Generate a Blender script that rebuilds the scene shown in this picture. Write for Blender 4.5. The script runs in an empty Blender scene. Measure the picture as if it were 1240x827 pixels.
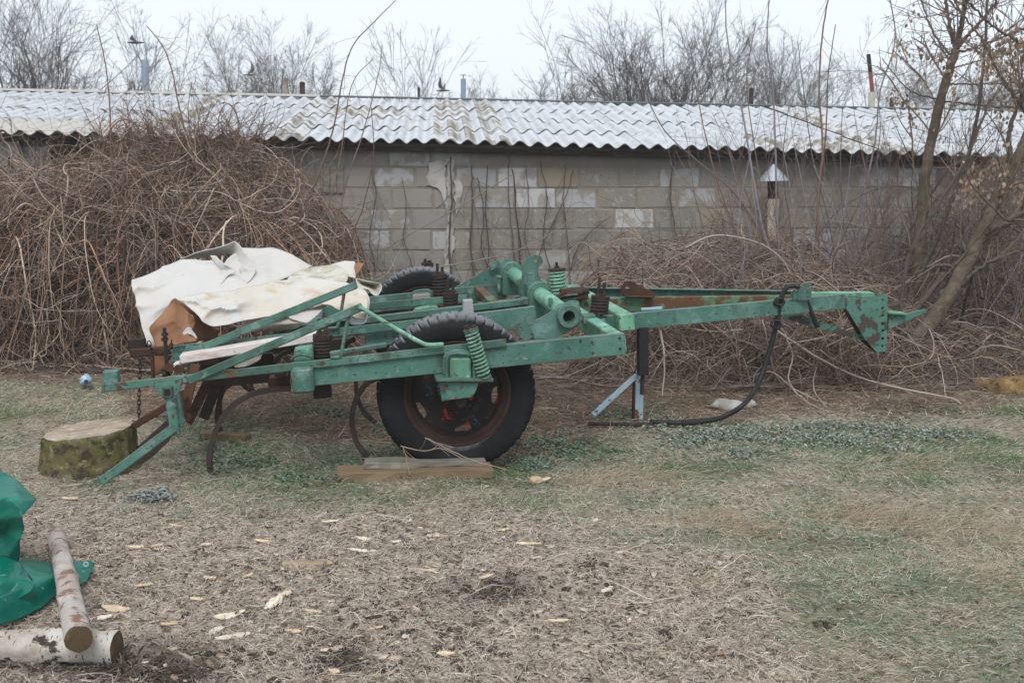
import bpy, bmesh, math, random
import numpy as np
from mathutils import Vector, Matrix, Quaternion
from mathutils.geometry import tessellate_polygon

# ------------------------------------------------------------------ camera, sky, sun, exposure
SC = bpy.context.scene
COL = SC.collection
F, CU, CV, HOR, CH = 1400.0, 620.0, 413.5, 198.0, 1.62
PITCH = math.atan((CV - HOR) / F)
cam = bpy.data.cameras.new('camera'); camo = bpy.data.objects.new('camera', cam); COL.objects.link(camo)
camo.location = (0, 0, CH); camo.rotation_euler = (math.pi / 2 - PITCH, 0, 0)
cam.sensor_width = 36; cam.lens = 36 * F / 1240; cam.clip_start = 0.05; cam.clip_end = 2000
cam.dof.use_dof = True; cam.dof.focus_distance = 6.0; cam.dof.aperture_fstop = 7.0
SC.camera = camo
SUN_EL, SUN_ROT = math.radians(50), math.radians(200)
w = bpy.data.worlds.new('World'); SC.world = w; w.use_nodes = True
nt = w.node_tree; nt.nodes.clear()
sky = nt.nodes.new('ShaderNodeTexSky'); sky.sky_type = 'NISHITA'; sky.sun_disc = False
sky.sun_elevation = SUN_EL; sky.sun_rotation = SUN_ROT; sky.dust_density = 4; sky.air_density = 1
mx = nt.nodes.new('ShaderNodeMix'); mx.data_type = 'RGBA'; mx.inputs[0].default_value = 0.86
mx.inputs[7].default_value = (7.1, 7.7, 8.4, 1)          # the even white of the cloud layer
bg = nt.nodes.new('ShaderNodeBackground'); bg.inputs[1].default_value = 0.1
wo = nt.nodes.new('ShaderNodeOutputWorld')
nt.links.new(sky.outputs[0], mx.inputs[6]); nt.links.new(mx.outputs[2], bg.inputs[0]); nt.links.new(bg.outputs[0], wo.inputs[0])
sl = bpy.data.lights.new('sun', 'SUN'); sl.energy = 1.5; sl.angle = math.radians(25); sl.color = (1, .97, .93)
so = bpy.data.objects.new('sun', sl); COL.objects.link(so)
so.rotation_euler = (math.pi / 2 - SUN_EL, 0, math.radians(180) - SUN_ROT + math.radians(20))
SC.view_settings.view_transform = 'Standard'; SC.view_settings.look = 'None'
SC.view_settings.exposure = 0.54; SC.view_settings.gamma = 1
SC.cycles.volume_bounces = 5
SC.cycles.max_bounces = 9

# ------------------------------------------------------------------ measuring helpers (real places, in metres)
cp, sp = math.cos(PITCH), math.sin(PITCH)
def ray(u, v):
    x = (u - CU) / F; y = (CV - v) / F
    return Vector((x, cp + y * sp, -sp + y * cp))
def A(u, v, Y):
    r = ray(u, v); k = Y / r.y
    return Vector((r.x * k, Y, CH + r.z * k))
def G(u, v, z=0.0):
    r = ray(u, v); k = (z - CH) / r.z
    return Vector((r.x * k, r.y * k, z))
def proj(x, y, z):
    """numpy: place -> u, v"""
    dy = y * cp - (z - CH) * sp; up = y * sp + (z - CH) * cp
    return CU + F * x / dy, CV - F * up / dy
AX = Vector((-0.139, 0.990, 0)).normalized()      # along the axles
MX = Vector((0.990, 0.139, 0)).normalized()       # along the machine
W0 = A(552, 472, 6.1) - AX * 0.24
def M(u, v, w_):
    r = ray(u, v); k = (w_ + (W0 - camo.location).dot(AX)) / r.dot(AX)
    return camo.location + r * k
WN = Vector((-0.064, 0.998, 0)).normalized(); WT = Vector((0.998, 0.064, 0)).normalized(); WO = Vector((0, 11.45, 0))
def WL(u, v, off=0.0):
    r = ray(u, v); k = (off + (WO - camo.location).dot(WN)) / r.dot(WN)
    return camo.location + r * k

# ------------------------------------------------------------------ noise on the ground
def vn(x, y, f, seed):
    x = np.asarray(x, float) * f; y = np.asarray(y, float) * f
    xi = np.floor(x).astype(np.int64); yi = np.floor(y).astype(np.int64); fx = x - xi; fy = y - yi
    fx = fx * fx * (3 - 2 * fx); fy = fy * fy * (3 - 2 * fy)
    def h(a, b):
        n = (a * 374761393 + b * 668265263 + seed * 974634777) & 0xffffffff
        n = ((n ^ (n >> 13)) * 1274126177) & 0xffffffff
        return ((n ^ (n >> 16)) & 0xffff) / 65535.0
    return (h(xi, yi) * (1 - fx) + h(xi + 1, yi) * fx) * (1 - fy) + (h(xi, yi + 1) * (1 - fx) + h(xi + 1, yi + 1) * fx) * fy
def gz(x, y):
    near = np.clip((y - 5.6) / -1.5, 0, 1)
    return (vn(x, y, .7, 1) - .5) * .03 + (vn(x, y, 2.6, 2) - .5) * .018 + (vn(x, y, 7, 3) - .5) * (.006 + .026 * near) + (vn(x, y, 15, 4) - .5) * (.004 + .010 * near) - .005
def S_(x): return np.clip(x, 0, 1)
def zones(x, y):
    """weights of bare mulch, brown litter, green growth at a place on the ground"""
    x = np.asarray(x, float); y = np.asarray(y, float)
    u, v = proj(x, y, 0 * x)
    n = vn(x, y, 1.6, 11) * .6 + vn(x, y, 4.5, 12) * .4 - .5
    b = np.interp(u, [-300, 0, 300, 560, 730, 830, 930, 1010, 1400], [596, 600, 606, 628, 645, 672, 740, 850, 1000])
    mul = S_((v - b + n * 130) / 75 + .5)
    lb = np.interp(u, [-300, 120, 180, 420, 640, 800, 960, 1240, 1500], [458, 462, 500, 540, 545, 508, 505, 478, 475])
    lit = S_((lb - v + n * 50) / 25 + .5)
    g = vn(x, y, 1.1, 21) * .55 + vn(x, y, 3.3, 22) * .45
    green = S_((g - .41) * 4) * (1 - mul)
    spot = lambda uu, vv, ru, rv: np.exp(-(((u - uu) / ru) ** 2 + ((v - vv) / rv) ** 2))
    green = np.maximum(green, S_(1.3 * spot(330, 555, 130, 30) + 1.2 * spot(700, 545, 120, 20) + 1.2 * spot(1020, 650, 130, 60) + 1.1 * spot(1060, 760, 180, 60) + 1.1 * spot(650, 610, 130, 16) - .25 + n * .5))
    dark = S_(1.6 * spot(190, 812, 70, 30) + 1.0 * spot(420, 800, 40, 14) + .9 * spot(590, 715, 60, 16) + .9 * spot(1000, 755, 18, 12) + .8 * spot(60, 815, 70, 14) + .9 * spot(1100, 495, 60, 12) + n * .5 - .15)
    return mul, lit, green, dark

# ------------------------------------------------------------------ materials
MATS = {}
def N(nt, t, **kw):
    n = nt.nodes.new(t)
    for k, v in kw.items():
        if isinstance(k, str) and hasattr(n, k): setattr(n, k, v)
    return n
def mat(name, base, rough=.8, metal=0, spots=(), bump=None, attr=None, frost=None, hue=0, coat=0, vec='Object', trans=0, edge=None, tint=None):
    """spots: (scale, lo, hi, colour, detail[, stretch]); bump: (scale, strength, distance); frost: (colour, lo, hi, amount) on upward faces"""
    if name in MATS: return MATS[name]
    m = bpy.data.materials.new(name); m.use_nodes = True; MATS[name] = m
    nt = m.node_tree; b = nt.nodes['Principled BSDF']; L = nt.links.new
    b.inputs['Roughness'].default_value = rough; b.inputs['Metallic'].default_value = metal
    b.inputs['Specular IOR Level'].default_value = .3 if rough < .6 else (.04 if attr or rough > .84 else .16)
    tc = N(nt, 'ShaderNodeTexCoord'); oi = N(nt, 'ShaderNodeObjectInfo')
    va = N(nt, 'ShaderNodeVectorMath'); va.operation = 'MULTIPLY_ADD'
    cb = N(nt, 'ShaderNodeCombineXYZ')
    for i in range(3): L(oi.outputs['Random'], cb.inputs[i])
    va.inputs[1].default_value = (37, 53, 71); L(cb.outputs[0], va.inputs[0]); L(tc.outputs[vec], va.inputs[2])
    if attr:
        at = N(nt, 'ShaderNodeAttribute'); at.attribute_name = attr; cur = at.outputs['Color']
    else:
        rg = N(nt, 'ShaderNodeRGB'); rg.outputs[0].default_value = (*base, 1); cur = rg.outputs[0]
    if tint:
        hs = N(nt, 'ShaderNodeHueSaturation'); mr = N(nt, 'ShaderNodeMapRange')
        mr.inputs['To Min'].default_value = 1 - tint; mr.inputs['To Max'].default_value = 1 + tint
        L(oi.outputs['Random'], mr.inputs[0]); L(mr.outputs[0], hs.inputs['Value']); L(cur, hs.inputs['Color']); cur = hs.outputs[0]
    def noise(sc, det, stretch=None):
        n = N(nt, 'ShaderNodeTexNoise'); n.inputs['Scale'].default_value = sc; n.inputs['Detail'].default_value = det; n.inputs['Roughness'].default_value = .62
        v = va.outputs[0]
        if stretch:
            mp = N(nt, 'ShaderNodeVectorMath'); mp.operation = 'MULTIPLY'; mp.inputs[1].default_value = stretch; L(v, mp.inputs[0]); v = mp.outputs[0]
        L(v, n.inputs['Vector']); return n.outputs['Fac']
    for s in spots:
        sc, lo, hi, c, det = s[:5]
        f = noise(sc, det, s[5] if len(s) > 5 else None)
        mr = N(nt, 'ShaderNodeMapRange'); mr.inputs[1].default_value = lo; mr.inputs[2].default_value = hi; L(f, mr.inputs[0])
        m_ = N(nt, 'ShaderNodeMix'); m_.data_type = 'RGBA'; L(mr.outputs[0], m_.inputs[0]); L(cur, m_.inputs[6]); m_.inputs[7].default_value = (*c, 1); cur = m_.outputs[2]
    if edge:
        bv = N(nt, 'ShaderNodeBevel'); bv.samples = 6; bv.inputs['Radius'].default_value = .013
        gg = N(nt, 'ShaderNodeNewGeometry'); dp = N(nt, 'ShaderNodeVectorMath'); dp.operation = 'DOT_PRODUCT'; L(bv.outputs[0], dp.inputs[0]); L(gg.outputs['Normal'], dp.inputs[1])
        m1 = N(nt, 'ShaderNodeMapRange'); m1.inputs[1].default_value = .995; m1.inputs[2].default_value = .90; L(dp.outputs['Value'], m1.inputs[0])
        m2 = N(nt, 'ShaderNodeMapRange'); m2.inputs[1].default_value = .40; m2.inputs[2].default_value = .50; L(noise(26, 6), m2.inputs[0])
        mu = N(nt, 'ShaderNodeMath'); mu.operation = 'MULTIPLY'; L(m1.outputs[0], mu.inputs[0]); L(m2.outputs[0], mu.inputs[1])
        m_ = N(nt, 'ShaderNodeMix'); m_.data_type = 'RGBA'; L(mu.outputs[0], m_.inputs[0]); L(cur, m_.inputs[6]); m_.inputs[7].default_value = (*edge, 1); cur = m_.outputs[2]
    if frost:
        c, lo, hi, am = frost
        ge = N(nt, 'ShaderNodeNewGeometry'); sx = N(nt, 'ShaderNodeSeparateXYZ'); L(ge.outputs['Normal'], sx.inputs[0])
        mr = N(nt, 'ShaderNodeMapRange'); mr.inputs[1].default_value = lo; mr.inputs[2].default_value = hi; mr.inputs[4].default_value = am
        f = noise(30, 4); ad = N(nt, 'ShaderNodeMath'); ad.operation = 'MULTIPLY_ADD'; ad.inputs[1].default_value = .5
        L(f, ad.inputs[0]); L(sx.outputs[2], ad.inputs[2]); sb = N(nt, 'ShaderNodeMath'); sb.operation = 'SUBTRACT'; sb.inputs[1].default_value = .25
        L(ad.outputs[0], sb.inputs[0]); L(sb.outputs[0], mr.inputs[0])
        m_ = N(nt, 'ShaderNodeMix'); m_.data_type = 'RGBA'; L(mr.outputs[0], m_.inputs[0]); L(cur, m_.inputs[6]); m_.inputs[7].default_value = (*c, 1); cur = m_.outputs[2]
    L(cur, b.inputs['Base Color'])
    if bump:
        f = noise(bump[0], 6, bump[3] if len(bump) > 3 else None); bp = N(nt, 'ShaderNodeBump'); bp.inputs['Strength'].default_value = bump[1]; bp.inputs['Distance'].default_value = bump[2]
        L(f, bp.inputs['Height']); L(bp.outputs[0], b.inputs['Normal'])
    if trans:
        b.inputs['Subsurface Weight'].default_value = 0
        tr = N(nt, 'ShaderNodeBsdfTranslucent'); ms = N(nt, 'ShaderNodeMixShader'); ms.inputs[0].default_value = trans
        L(cur, tr.inputs[0]); L(b.outputs[0], ms.inputs[1]); L(tr.outputs[0], ms.inputs[2]); L(ms.outputs[0], nt.nodes['Material Output'].inputs['Surface'])
    return m
RUST, DKRUST, GREEN = (.125, .056, .03), (.055, .03, .022), (.060, .165, .128)
PALEG = (.16, .36, .25)
def paint(name, g=GREEN, rust=.62, wear=.66):
    return mat(name, g, .55, 0, [(3.5, .42, .7, (g[0] * 1.9, g[1] * 1.3, g[2] * 1.45), 5), (1.7, .46, .66, (g[0] * .62, g[1] * .6, g[2] * .62), 6), (7, .55, .66, (g[0] * .75, g[1] * .5, g[2] * .5), 9, (1, 1, .35)),
        (9, .56, .68, (g[0] * 2.6, g[1] * 1.6, g[2] * 1.9), 8), (60, .60, .68, (.03, .055, .04), 6, (.25, .25, 1)), (17, wear, wear + .02, (.07, .042, .03), 10), (4.5, rust + .04, rust + .075, RUST, 10), (48, .63, .66, (.045, .03, .025), 4), (26, .66, .69, (.2, .24, .2), 5)], (60, .5, .002), edge=(.085, .05, .035))
GP = paint('green_paint'); GPW = paint('green_paint_worn', GREEN, .575, .60); GPL = paint('green_paint_pale', (.12, .33, .22), .66, .63)
MRUST = mat('rusty_steel', (.060, .035, .026), .85, .2, [(6, .45, .7, (.11, .052, .031), 7), (20, .55, .7, (.04, .03, .026), 6)], (60, .5, .002))
MRUSTG = mat('rust_over_green', (.12, .06, .035), .8, .1, [(7, .5, .56, (.10, .2, .12), 8), (20, .55, .7, (.05, .03, .026), 6)], (60, .5, .002))
MDARK = mat('dark_steel', (.035, .028, .026), .7, .3, [(9, .5, .7, (.085, .05, .038), 6)], (50, .4, .002))
MTINE = mat('tine_steel', (.05, .038, .035), .75, .3, [(11, .5, .7, (.09, .055, .04), 6)], (70, .4, .001))
MRUB = mat('tyre_rubber', (.014, .0145, .016), .88, 0, [(5, .5, .75, (.03, .03, .029), 6), (25, .6, .75, (.022, .024, .019), 6)], (80, .25, .001), frost=((.27, .285, .31), .50, 1.1, .75))
MBLK = mat('black_pipe', (.012, .012, .013), .55, 0, [(14, .55, .75, (.04, .035, .03), 5)], (40, .2, .001))
MBLUE = mat('flaking_blue_paint', (.30, .42, .5), .6, 0, [(22, .55, .6, (.13, .06, .03), 8), (6, .5, .7, (.4, .48, .52), 5)], (50, .3, .002))
MDISC = mat('wheel_disc_paint', (.022, .02, .02), .7, .1, [(9, .585, .605, (.04, .12, .22), 7), (7, .61, .625, (.35, .03, .012), 7), (20, .6, .68, (.07, .04, .03), 6)], (50, .3, .002))
MRIM = mat('rim_rust', (.040, .025, .021), .8, .2, [(8, .5, .7, (.075, .038, .027), 7), (14, .6, .7, (.03, .025, .024), 5)], (60, .4, .002))
MWOODG = mat('weathered_wood', (.22, .20, .18), .9, 0, [(4, .4, .7, (.12, .11, .09), 8, (1, 9, 9)), (3, .6, .7, (.1, .13, .07), 5)], (6, .6, .004, (1, 12, 12)), tint=.12)
MWOODY = mat('old_yellow_wood', (.20, .15, .098), .9, 0, [(3, .4, .65, (.17, .12, .075), 8, (1, 9, 9)), (3, .62, .7, (.08, .06, .045), 6)], (6, .6, .004, (1, 12, 12)))
MPINK = mat('peeling_white_paint', (.60, .55, .53), .8, 0, [(6, .5, .6, (.5, .40, .37), 8, (1, 5, 5)), (18, .62, .68, (.2, .16, .14), 6, (1, 4, 4))], (10, .4, .003, (1, 6, 6)))

# ------------------------------------------------------------------ mesh helpers
def raw_mesh(name, V, Fc, mt, smooth=False, cols=None):
    V = np.ascontiguousarray(np.asarray(V, np.float32).reshape(-1, 3))
    me = bpy.data.meshes.new(name)
    groups = Fc if isinstance(Fc, tuple) else (Fc,)
    groups = [np.asarray(g, np.int32) for g in groups if len(g)]
    nl = sum(g.size for g in groups); nf = sum(len(g) for g in groups)
    me.vertices.add(len(V)); me.vertices.foreach_set('co', V.ravel())
    me.loops.add(nl); me.loops.foreach_set('vertex_index', np.concatenate([g.ravel() for g in groups]))
    me.polygons.add(nf)
    tot = np.concatenate([np.full(len(g), g.shape[1], np.int32) for g in groups])
    st = np.concatenate([[0], np.cumsum(tot)[:-1]]).astype(np.int32)
    me.polygons.foreach_set('loop_start', st)
    if smooth: me.polygons.foreach_set('use_smooth', np.ones(nf, bool))
    me.update(calc_edges=True)
    if cols is not None:
        a = me.attributes.new('Col', 'FLOAT_COLOR', 'POINT')
        c = np.ones((len(V), 4), np.float32); c[:, :3] = cols; a.data.foreach_set('color', c.ravel())
    if mt: me.materials.append(mt)
    return me
def link(name, me, parent=None, loc=None):
    o = bpy.data.objects.new(name, me); COL.objects.link(o)
    if parent is not None: o.parent = parent
    if loc is not None: o.location = loc
    return o
def wloc(o):
    l = Vector((0, 0, 0))
    while o is not None: l += Vector(o.location); o = o.parent
    return l
def part(name, V, Fc, mt, parent=None, smooth=False, cols=None, origin=None):
    """a mesh given in world coordinates, its origin moved to its middle"""
    V = np.asarray([tuple(v) for v in V] if not isinstance(V, np.ndarray) else V, float)
    c = Vector(origin) if origin is not None else Vector((V.min(0) + V.max(0)) / 2)
    if len(Fc) and not isinstance(Fc, (tuple, np.ndarray)):
        me = bpy.data.meshes.new(name); me.from_pydata([tuple(v - np.array(c)) for v in V], [], [tuple(f) for f in Fc])
        if mt: me.materials.append(mt)
        if smooth:
            for p in me.polygons: p.use_smooth = True
    else:
        me = raw_mesh(name, V - np.array(c), Fc, mt, smooth, cols)
    return link(name, me, parent, c - (wloc(parent) if parent else Vector((0, 0, 0))))
def bevel(o, wd, seg=1):
    bm = bmesh.new(); bm.from_mesh(o.data)
    bmesh.ops.remove_doubles(bm, verts=bm.verts, dist=1e-5); bmesh.ops.recalc_face_normals(bm, faces=bm.faces)
    es = [e for e in bm.edges if len(e.link_faces) == 2 and e.calc_face_angle(0) > .6]
    bmesh.ops.bevel(bm, geom=es, offset=wd, segments=seg, affect='EDGES', clamp_overlap=True)
    bm.to_mesh(o.data); bm.free(); return o
def tag(o, label=None, cat=None, group=None, kind=None):
    if label: o['label'] = label
    if cat: o['category'] = cat
    if group: o['group'] = group
    if kind: o['kind'] = kind
    return o
def thing(name, loc, label, cat, group=None):
    o = bpy.data.objects.new(name, None); COL.objects.link(o); o.location = loc; o.empty_display_size = .1
    return tag(o, label, cat, group)
BOXF = [(0, 1, 2, 3), (7, 6, 5, 4), (0, 4, 5, 1), (1, 5, 6, 2), (2, 6, 7, 3), (3, 7, 4, 0)]
def box8(name, P, mt, parent, bv=.004):
    o = part(name, P, BOXF, mt, parent); 
    if bv: bevel(o, bv)
    return o
def beam(name, p0, p1, h, t, mt, parent, out=None, bv=.004):
    """bar whose near top edge runs p0..p1; h down, t away along OUT (default: the axle direction)"""
    p0, p1 = Vector(p0), Vector(p1); d = (p1 - p0).normalized(); o = (out or AX).normalized()
    o = (o - d * o.dot(d)).normalized(); dn = d.cross(o).normalized()
    if dn.z > 0: dn = -dn
    a, b_ = dn * h, o * t
    return box8(name, [p0, p1, p1 + a, p0 + a, p0 + b_, p1 + b_, p1 + a + b_, p0 + a + b_], mt, parent, bv)
def channel(name, p0, p1, h, t, mt, parent, th=.006, face='near'):
    """U-section beam: web on the near side (or far), flanges top and bottom"""
    p0, p1 = Vector(p0), Vector(p1); d = (p1 - p0).normalized(); o = (AX - d * AX.dot(d)).normalized(); dn = d.cross(o)
    if dn.z > 0: dn = -dn
    pr = [(0, 0), (0, t), (th, t), (th, th), (h - th, th), (h - th, t), (h, t), (h, 0)]
    if face != 'near': pr = [(a, t - b_) for a, b_ in pr]
    V = [p + dn * a + o * b_ for p in (p0, p1) for a, b_ in pr]; n = len(pr)
    Fc = [(i, (i + 1) % n, (i + 1) % n + n, i + n) for i in range(n)]
    for k in (0, n): Fc += [(k, k + 1, k + 2, k + 3), (k, k + 3, k + 4, k + 7), (k + 4, k + 5, k + 6, k + 7)]
    o_ = part(name, V, Fc, mt, parent); return bevel(o_, .0015)
def prism(name, outer, thick, axis, mt, parent, holes=(), bv=.002):
    """polygon (3-D points in one plane) with real holes, extruded along axis"""
    loops = [[Vector(p) for p in outer]] + [[Vector(p) for p in h] for h in holes]
    tri = tessellate_polygon(loops); flat = [p for l in loops for p in l]; n = len(flat)
    off = axis.normalized() * thick
    V = flat + [p + off for p in flat]; Fc = [tuple(t) for t in tri] + [tuple(i + n for i in reversed(t)) for t in tri]
    s = 0
    for l in loops:
        k = len(l)
        for i in range(k): Fc.append((s + i, s + (i + 1) % k, s + (i + 1) % k + n, s + i + n))
        s += k
    o = part(name, V, Fc, mt, parent)
    bm = bmesh.new(); bm.from_mesh(o.data); bmesh.ops.recalc_face_normals(bm, faces=bm.faces); bm.to_mesh(o.data); bm.free()
    if bv: bevel(o, bv)
    return o
def circ(c, r, a, b_, n=14): return [c + a * (r * math.cos(2 * math.pi * i / n)) + b_ * (r * math.sin(2 * math.pi * i / n)) for i in range(n)]
UPZ = Vector((0, 0, 1))
def plate(name, pts, w_, thick, mt, parent, holes=(), bv=.002):
    return prism(name, [M(u, v, w_) for u, v in pts], thick, AX, mt, parent, [circ(M(u, v, w_), r, MX, UPZ, 12) for u, v, r in holes], bv)
def cyl(name, p0, p1, r, mt, parent, n=14, r1=None, bv=0, hollow=0, smooth=True):
    p0, p1 = Vector(p0), Vector(p1); d = (p1 - p0).normalized(); a = d.orthogonal().normalized(); b_ = d.cross(a); r1 = r if r1 is None else r1
    if hollow:
        rings = [(p0, r), (p1, r1), (p1, r1 - hollow), (p0, r - hollow)]
        V = [p for c, q in rings for p in circ(c, q, a, b_, n)]
        Fc = [(k * n + i, k * n + (i + 1) % n, ((k + 1) % 4) * n + (i + 1) % n, ((k + 1) % 4) * n + i) for k in range(4) for i in range(n)]
    else:
        V = circ(p0, r, a, b_, n) + circ(p1, r1, a, b_, n)
        Fc = [(i, (i + 1) % n, (i + 1) % n + n, i + n) for i in range(n)] + [tuple(reversed(range(n))), tuple(range(n, 2 * n))]
    o = part(name, V, Fc, mt, parent)
    if smooth:
        for p in o.data.polygons:
            if len(p.vertices) == 4: p.use_smooth = True
        e = o.data
        o.data.set_sharp_from_angle(angle=.7)
    return o
def crom(P, k=8):
    P = [Vector(p) for p in P]; P = [P[0] * 2 - P[1]] + P + [P[-1] * 2 - P[-2]]; out = []
    for i in range(1, len(P) - 2):
        for j in range(k):
            t = j / k; a, b_, c, d = P[i - 1:i + 3]
            out.append(.5 * ((2 * b_) + (c - a) * t + (2 * a - 5 * b_ + 4 * c - d) * t * t + (3 * b_ - a - 3 * c + d) * t ** 3))
    out.append(P[-2]); return out
def tubes(P, R, S=3, seed=0):
    """P (N,K,3), R (N,K) -> verts, quads"""
    P = np.asarray(P, float); R = np.asarray(R, float); Nn, K, _ = P.shape
    T = np.gradient(P, axis=1); T /= np.linalg.norm(T, axis=2, keepdims=True) + 1e-9
    rg = np.random.default_rng(seed); ref = rg.normal(size=(Nn, 1, 3)); ref /= np.linalg.norm(ref, axis=2, keepdims=True)
    m = T.mean(1, keepdims=True); ref = ref - m * (ref * m).sum(2, keepdims=True) / ((m * m).sum(2, keepdims=True) + 1e-9)
    ref = ref / (np.linalg.norm(ref, axis=2, keepdims=True) + 1e-9)
    a = ref - T * (ref * T).sum(2, keepdims=True); a /= np.linalg.norm(a, axis=2, keepdims=True) + 1e-9; b_ = np.cross(T, a)
    if S == 2:
        V = np.stack([P - a * R[..., None], P + a * R[..., None]], 2)
        idx = np.arange(Nn * K * 2).reshape(Nn, K, 2)
        q = np.stack([idx[:, :-1, 0], idx[:, :-1, 1], idx[:, 1:, 1], idx[:, 1:, 0]], -1).reshape(-1, 4)
        return V.reshape(-1, 3), q
    an = np.arange(S) * 2 * np.pi / S
    V = P[:, :, None] + (a[:, :, None] * np.cos(an)[:, None] + b_[:, :, None] * np.sin(an)[:, None]) * R[:, :, None, None]
    idx = np.arange(Nn * K * S).reshape(Nn, K, S); nx = np.roll(idx, -1, 2)
    q = np.stack([idx[:, :-1], nx[:, :-1], nx[:, 1:], idx[:, 1:]], -1).reshape(-1, 4)
    return V.reshape(-1, 3), q
def tube(name, pts, r, mt, parent, k=8, S=10, smooth_path=True, r1=None, closed_caps=True):
    Q = crom(pts, k) if smooth_path and len(pts) > 2 else [Vector(p) for p in pts]
    if r1 is None: Rr = [r] * len(Q)
    else: Rr = [r + (r1 - r) * i / (len(Q) - 1) for i in range(len(Q))]
    # parallel transport frame
    V = []; t = (Q[1] - Q[0]).normalized(); a = t.orthogonal().normalized()
    for i, p in enumerate(Q):
        t = (Q[min(i + 1, len(Q) - 1)] - Q[max(i - 1, 0)]).normalized(); a = (a - t * a.dot(t)).normalized(); b_ = t.cross(a)
        V += circ(p, Rr[i], a, b_, S)
    Fc = [(i * S + j, i * S + (j + 1) % S, (i + 1) * S + (j + 1) % S, (i + 1) * S + j) for i in range(len(Q) - 1) for j in range(S)]
    Fc += [tuple(reversed(range(S))), tuple(range(len(V) - S, len(V)))]
    return part(name, V, Fc, mt, parent, smooth=True)
def coil(name, p0, p1, R, r, turns, mt, parent):
    p0, p1 = Vector(p0), Vector(p1); d = (p1 - p0); a = d.normalized().orthogonal().normalized(); b_ = d.normalized().cross(a); n = turns * 12
    pts = [p0 + d * (i / n) + a * (R * math.cos(i * math.pi / 6)) + b_ * (R * math.sin(i * math.pi / 6)) for i in range(n + 1)]
    return tube(name, pts, r, mt, parent, S=6, smooth_path=False)
def flatbar(name, pts, wd, th, mt, parent, k=8, axis=None):
    """bent flat bar: wide along the axle direction"""
    ax = axis or AX; Q = crom(pts, k); V = []
    for i, p in enumerate(Q):
        t = (Q[min(i + 1, len(Q) - 1)] - Q[max(i - 1, 0)]).normalized(); n = t.cross(ax).normalized()
        s = 1 if i < len(Q) - 4 else .75
        V += [p + n * th / 2 - ax * wd / 2 * s, p + n * th / 2 + ax * wd / 2 * s, p - n * th / 2 + ax * wd / 2 * s, p - n * th / 2 - ax * wd / 2 * s]
    Fc = [(i * 4 + j, i * 4 + (j + 1) % 4, (i + 1) * 4 + (j + 1) % 4, (i + 1) * 4 + j) for i in range(len(Q) - 1) for j in range(4)] + [(3, 2, 1, 0), tuple(range(len(V) - 4, len(V)))]
    return part(name, V, Fc, mt, parent)
def lathe(name, prof, c, axis, mt, parent, n=64, mod=None, smooth=True, closed=False):
    a = UPZ - axis * UPZ.dot(axis); a.normalize(); b_ = axis.cross(a); V = []
    for i in range(n):
        th = 2 * math.pi * i / n; rd = a * math.cos(th) + b_ * math.sin(th)
        for j, (r, x) in enumerate(prof):
            rr = mod(i, j, r) if mod else r
            V.append(c + rd * rr + axis * x)
    K = len(prof); kk = K if closed else K - 1
    Fc = [(i * K + j, i * K + (j + 1) % K, ((i + 1) % n) * K + (j + 1) % K, ((i + 1) % n) * K + j) for i in range(n) for j in range(kk)]
    o = part(name, V, Fc, mt, parent, smooth=smooth)
    if smooth: o.data.set_sharp_from_angle(angle=.6)
    return o
# ------------------------------------------------------------------ ground
def build_ground():
    xs = np.concatenate([[-200, -120, -60, -30, -15, -9], np.arange(-6.2, 6.6, .055), [9, 15, 30, 60, 120, 200]])
    ys = np.concatenate([[-60, -20, -5, 0, 1.5, 2.5], np.arange(3.0, 12.6, .055), [14, 17, 22, 30, 60, 120, 200]])
    X, Y = np.meshgrid(xs, ys); Z = gz(X, Y)
    inn = (np.abs(X) < 7) & (Y > 2.4) & (Y < 13)
    Z = np.where(inn, Z, 0)
    mul, lit, green, dark = zones(X, np.maximum(Y, 3.0))
    n = vn(X, Y, 9, 31)[..., None]; n2 = vn(X, Y, 2.3, 32)[..., None]
    c = np.array([.215, .19, .145]) * (.8 + .5 * n) * np.ones(X.shape + (1,))
    c = c * (1 - green[..., None] * .6) + np.array([.085, .105, .055]) * green[..., None] * .6
    mc = np.array([.34, .29, .24]) * (.65 + .6 * n) * (.8 + .4 * n2)
    c = c * (1 - mul[..., None]) + mc * mul[..., None]
    lc = np.array([.135, .098, .072]) * (.7 + .6 * n)
    l = lit[..., None]; c = c * (1 - l) + lc * l
    d = dark[..., None]; c = c * (1 - d * .75) + np.array([.035, .027, .021]) * d * .75
    Z = Z - np.where(inn, dark * .03 * (mul > .3), 0)
    V = np.stack([X, Y, Z], -1).reshape(-1, 3); nx, ny = len(xs), len(ys)
    id_ = np.arange(nx * ny).reshape(ny, nx)
    q = np.stack([id_[:-1, :-1], id_[:-1, 1:], id_[1:, 1:], id_[1:, :-1]], -1).reshape(-1, 4)
    m = mat('soil', (1, 1, 1), .95, 0, [(30, .5, .62, (.06, .045, .035), 8), (55, .56, .66, (.28, .235, .185), 6)], (40, .9, .012), attr='Col', vec='Object')
    o = link('ground', raw_mesh('ground', V, q, m, True, c.reshape(-1, 3))); tag(o, kind='structure')
build_ground()

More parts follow.
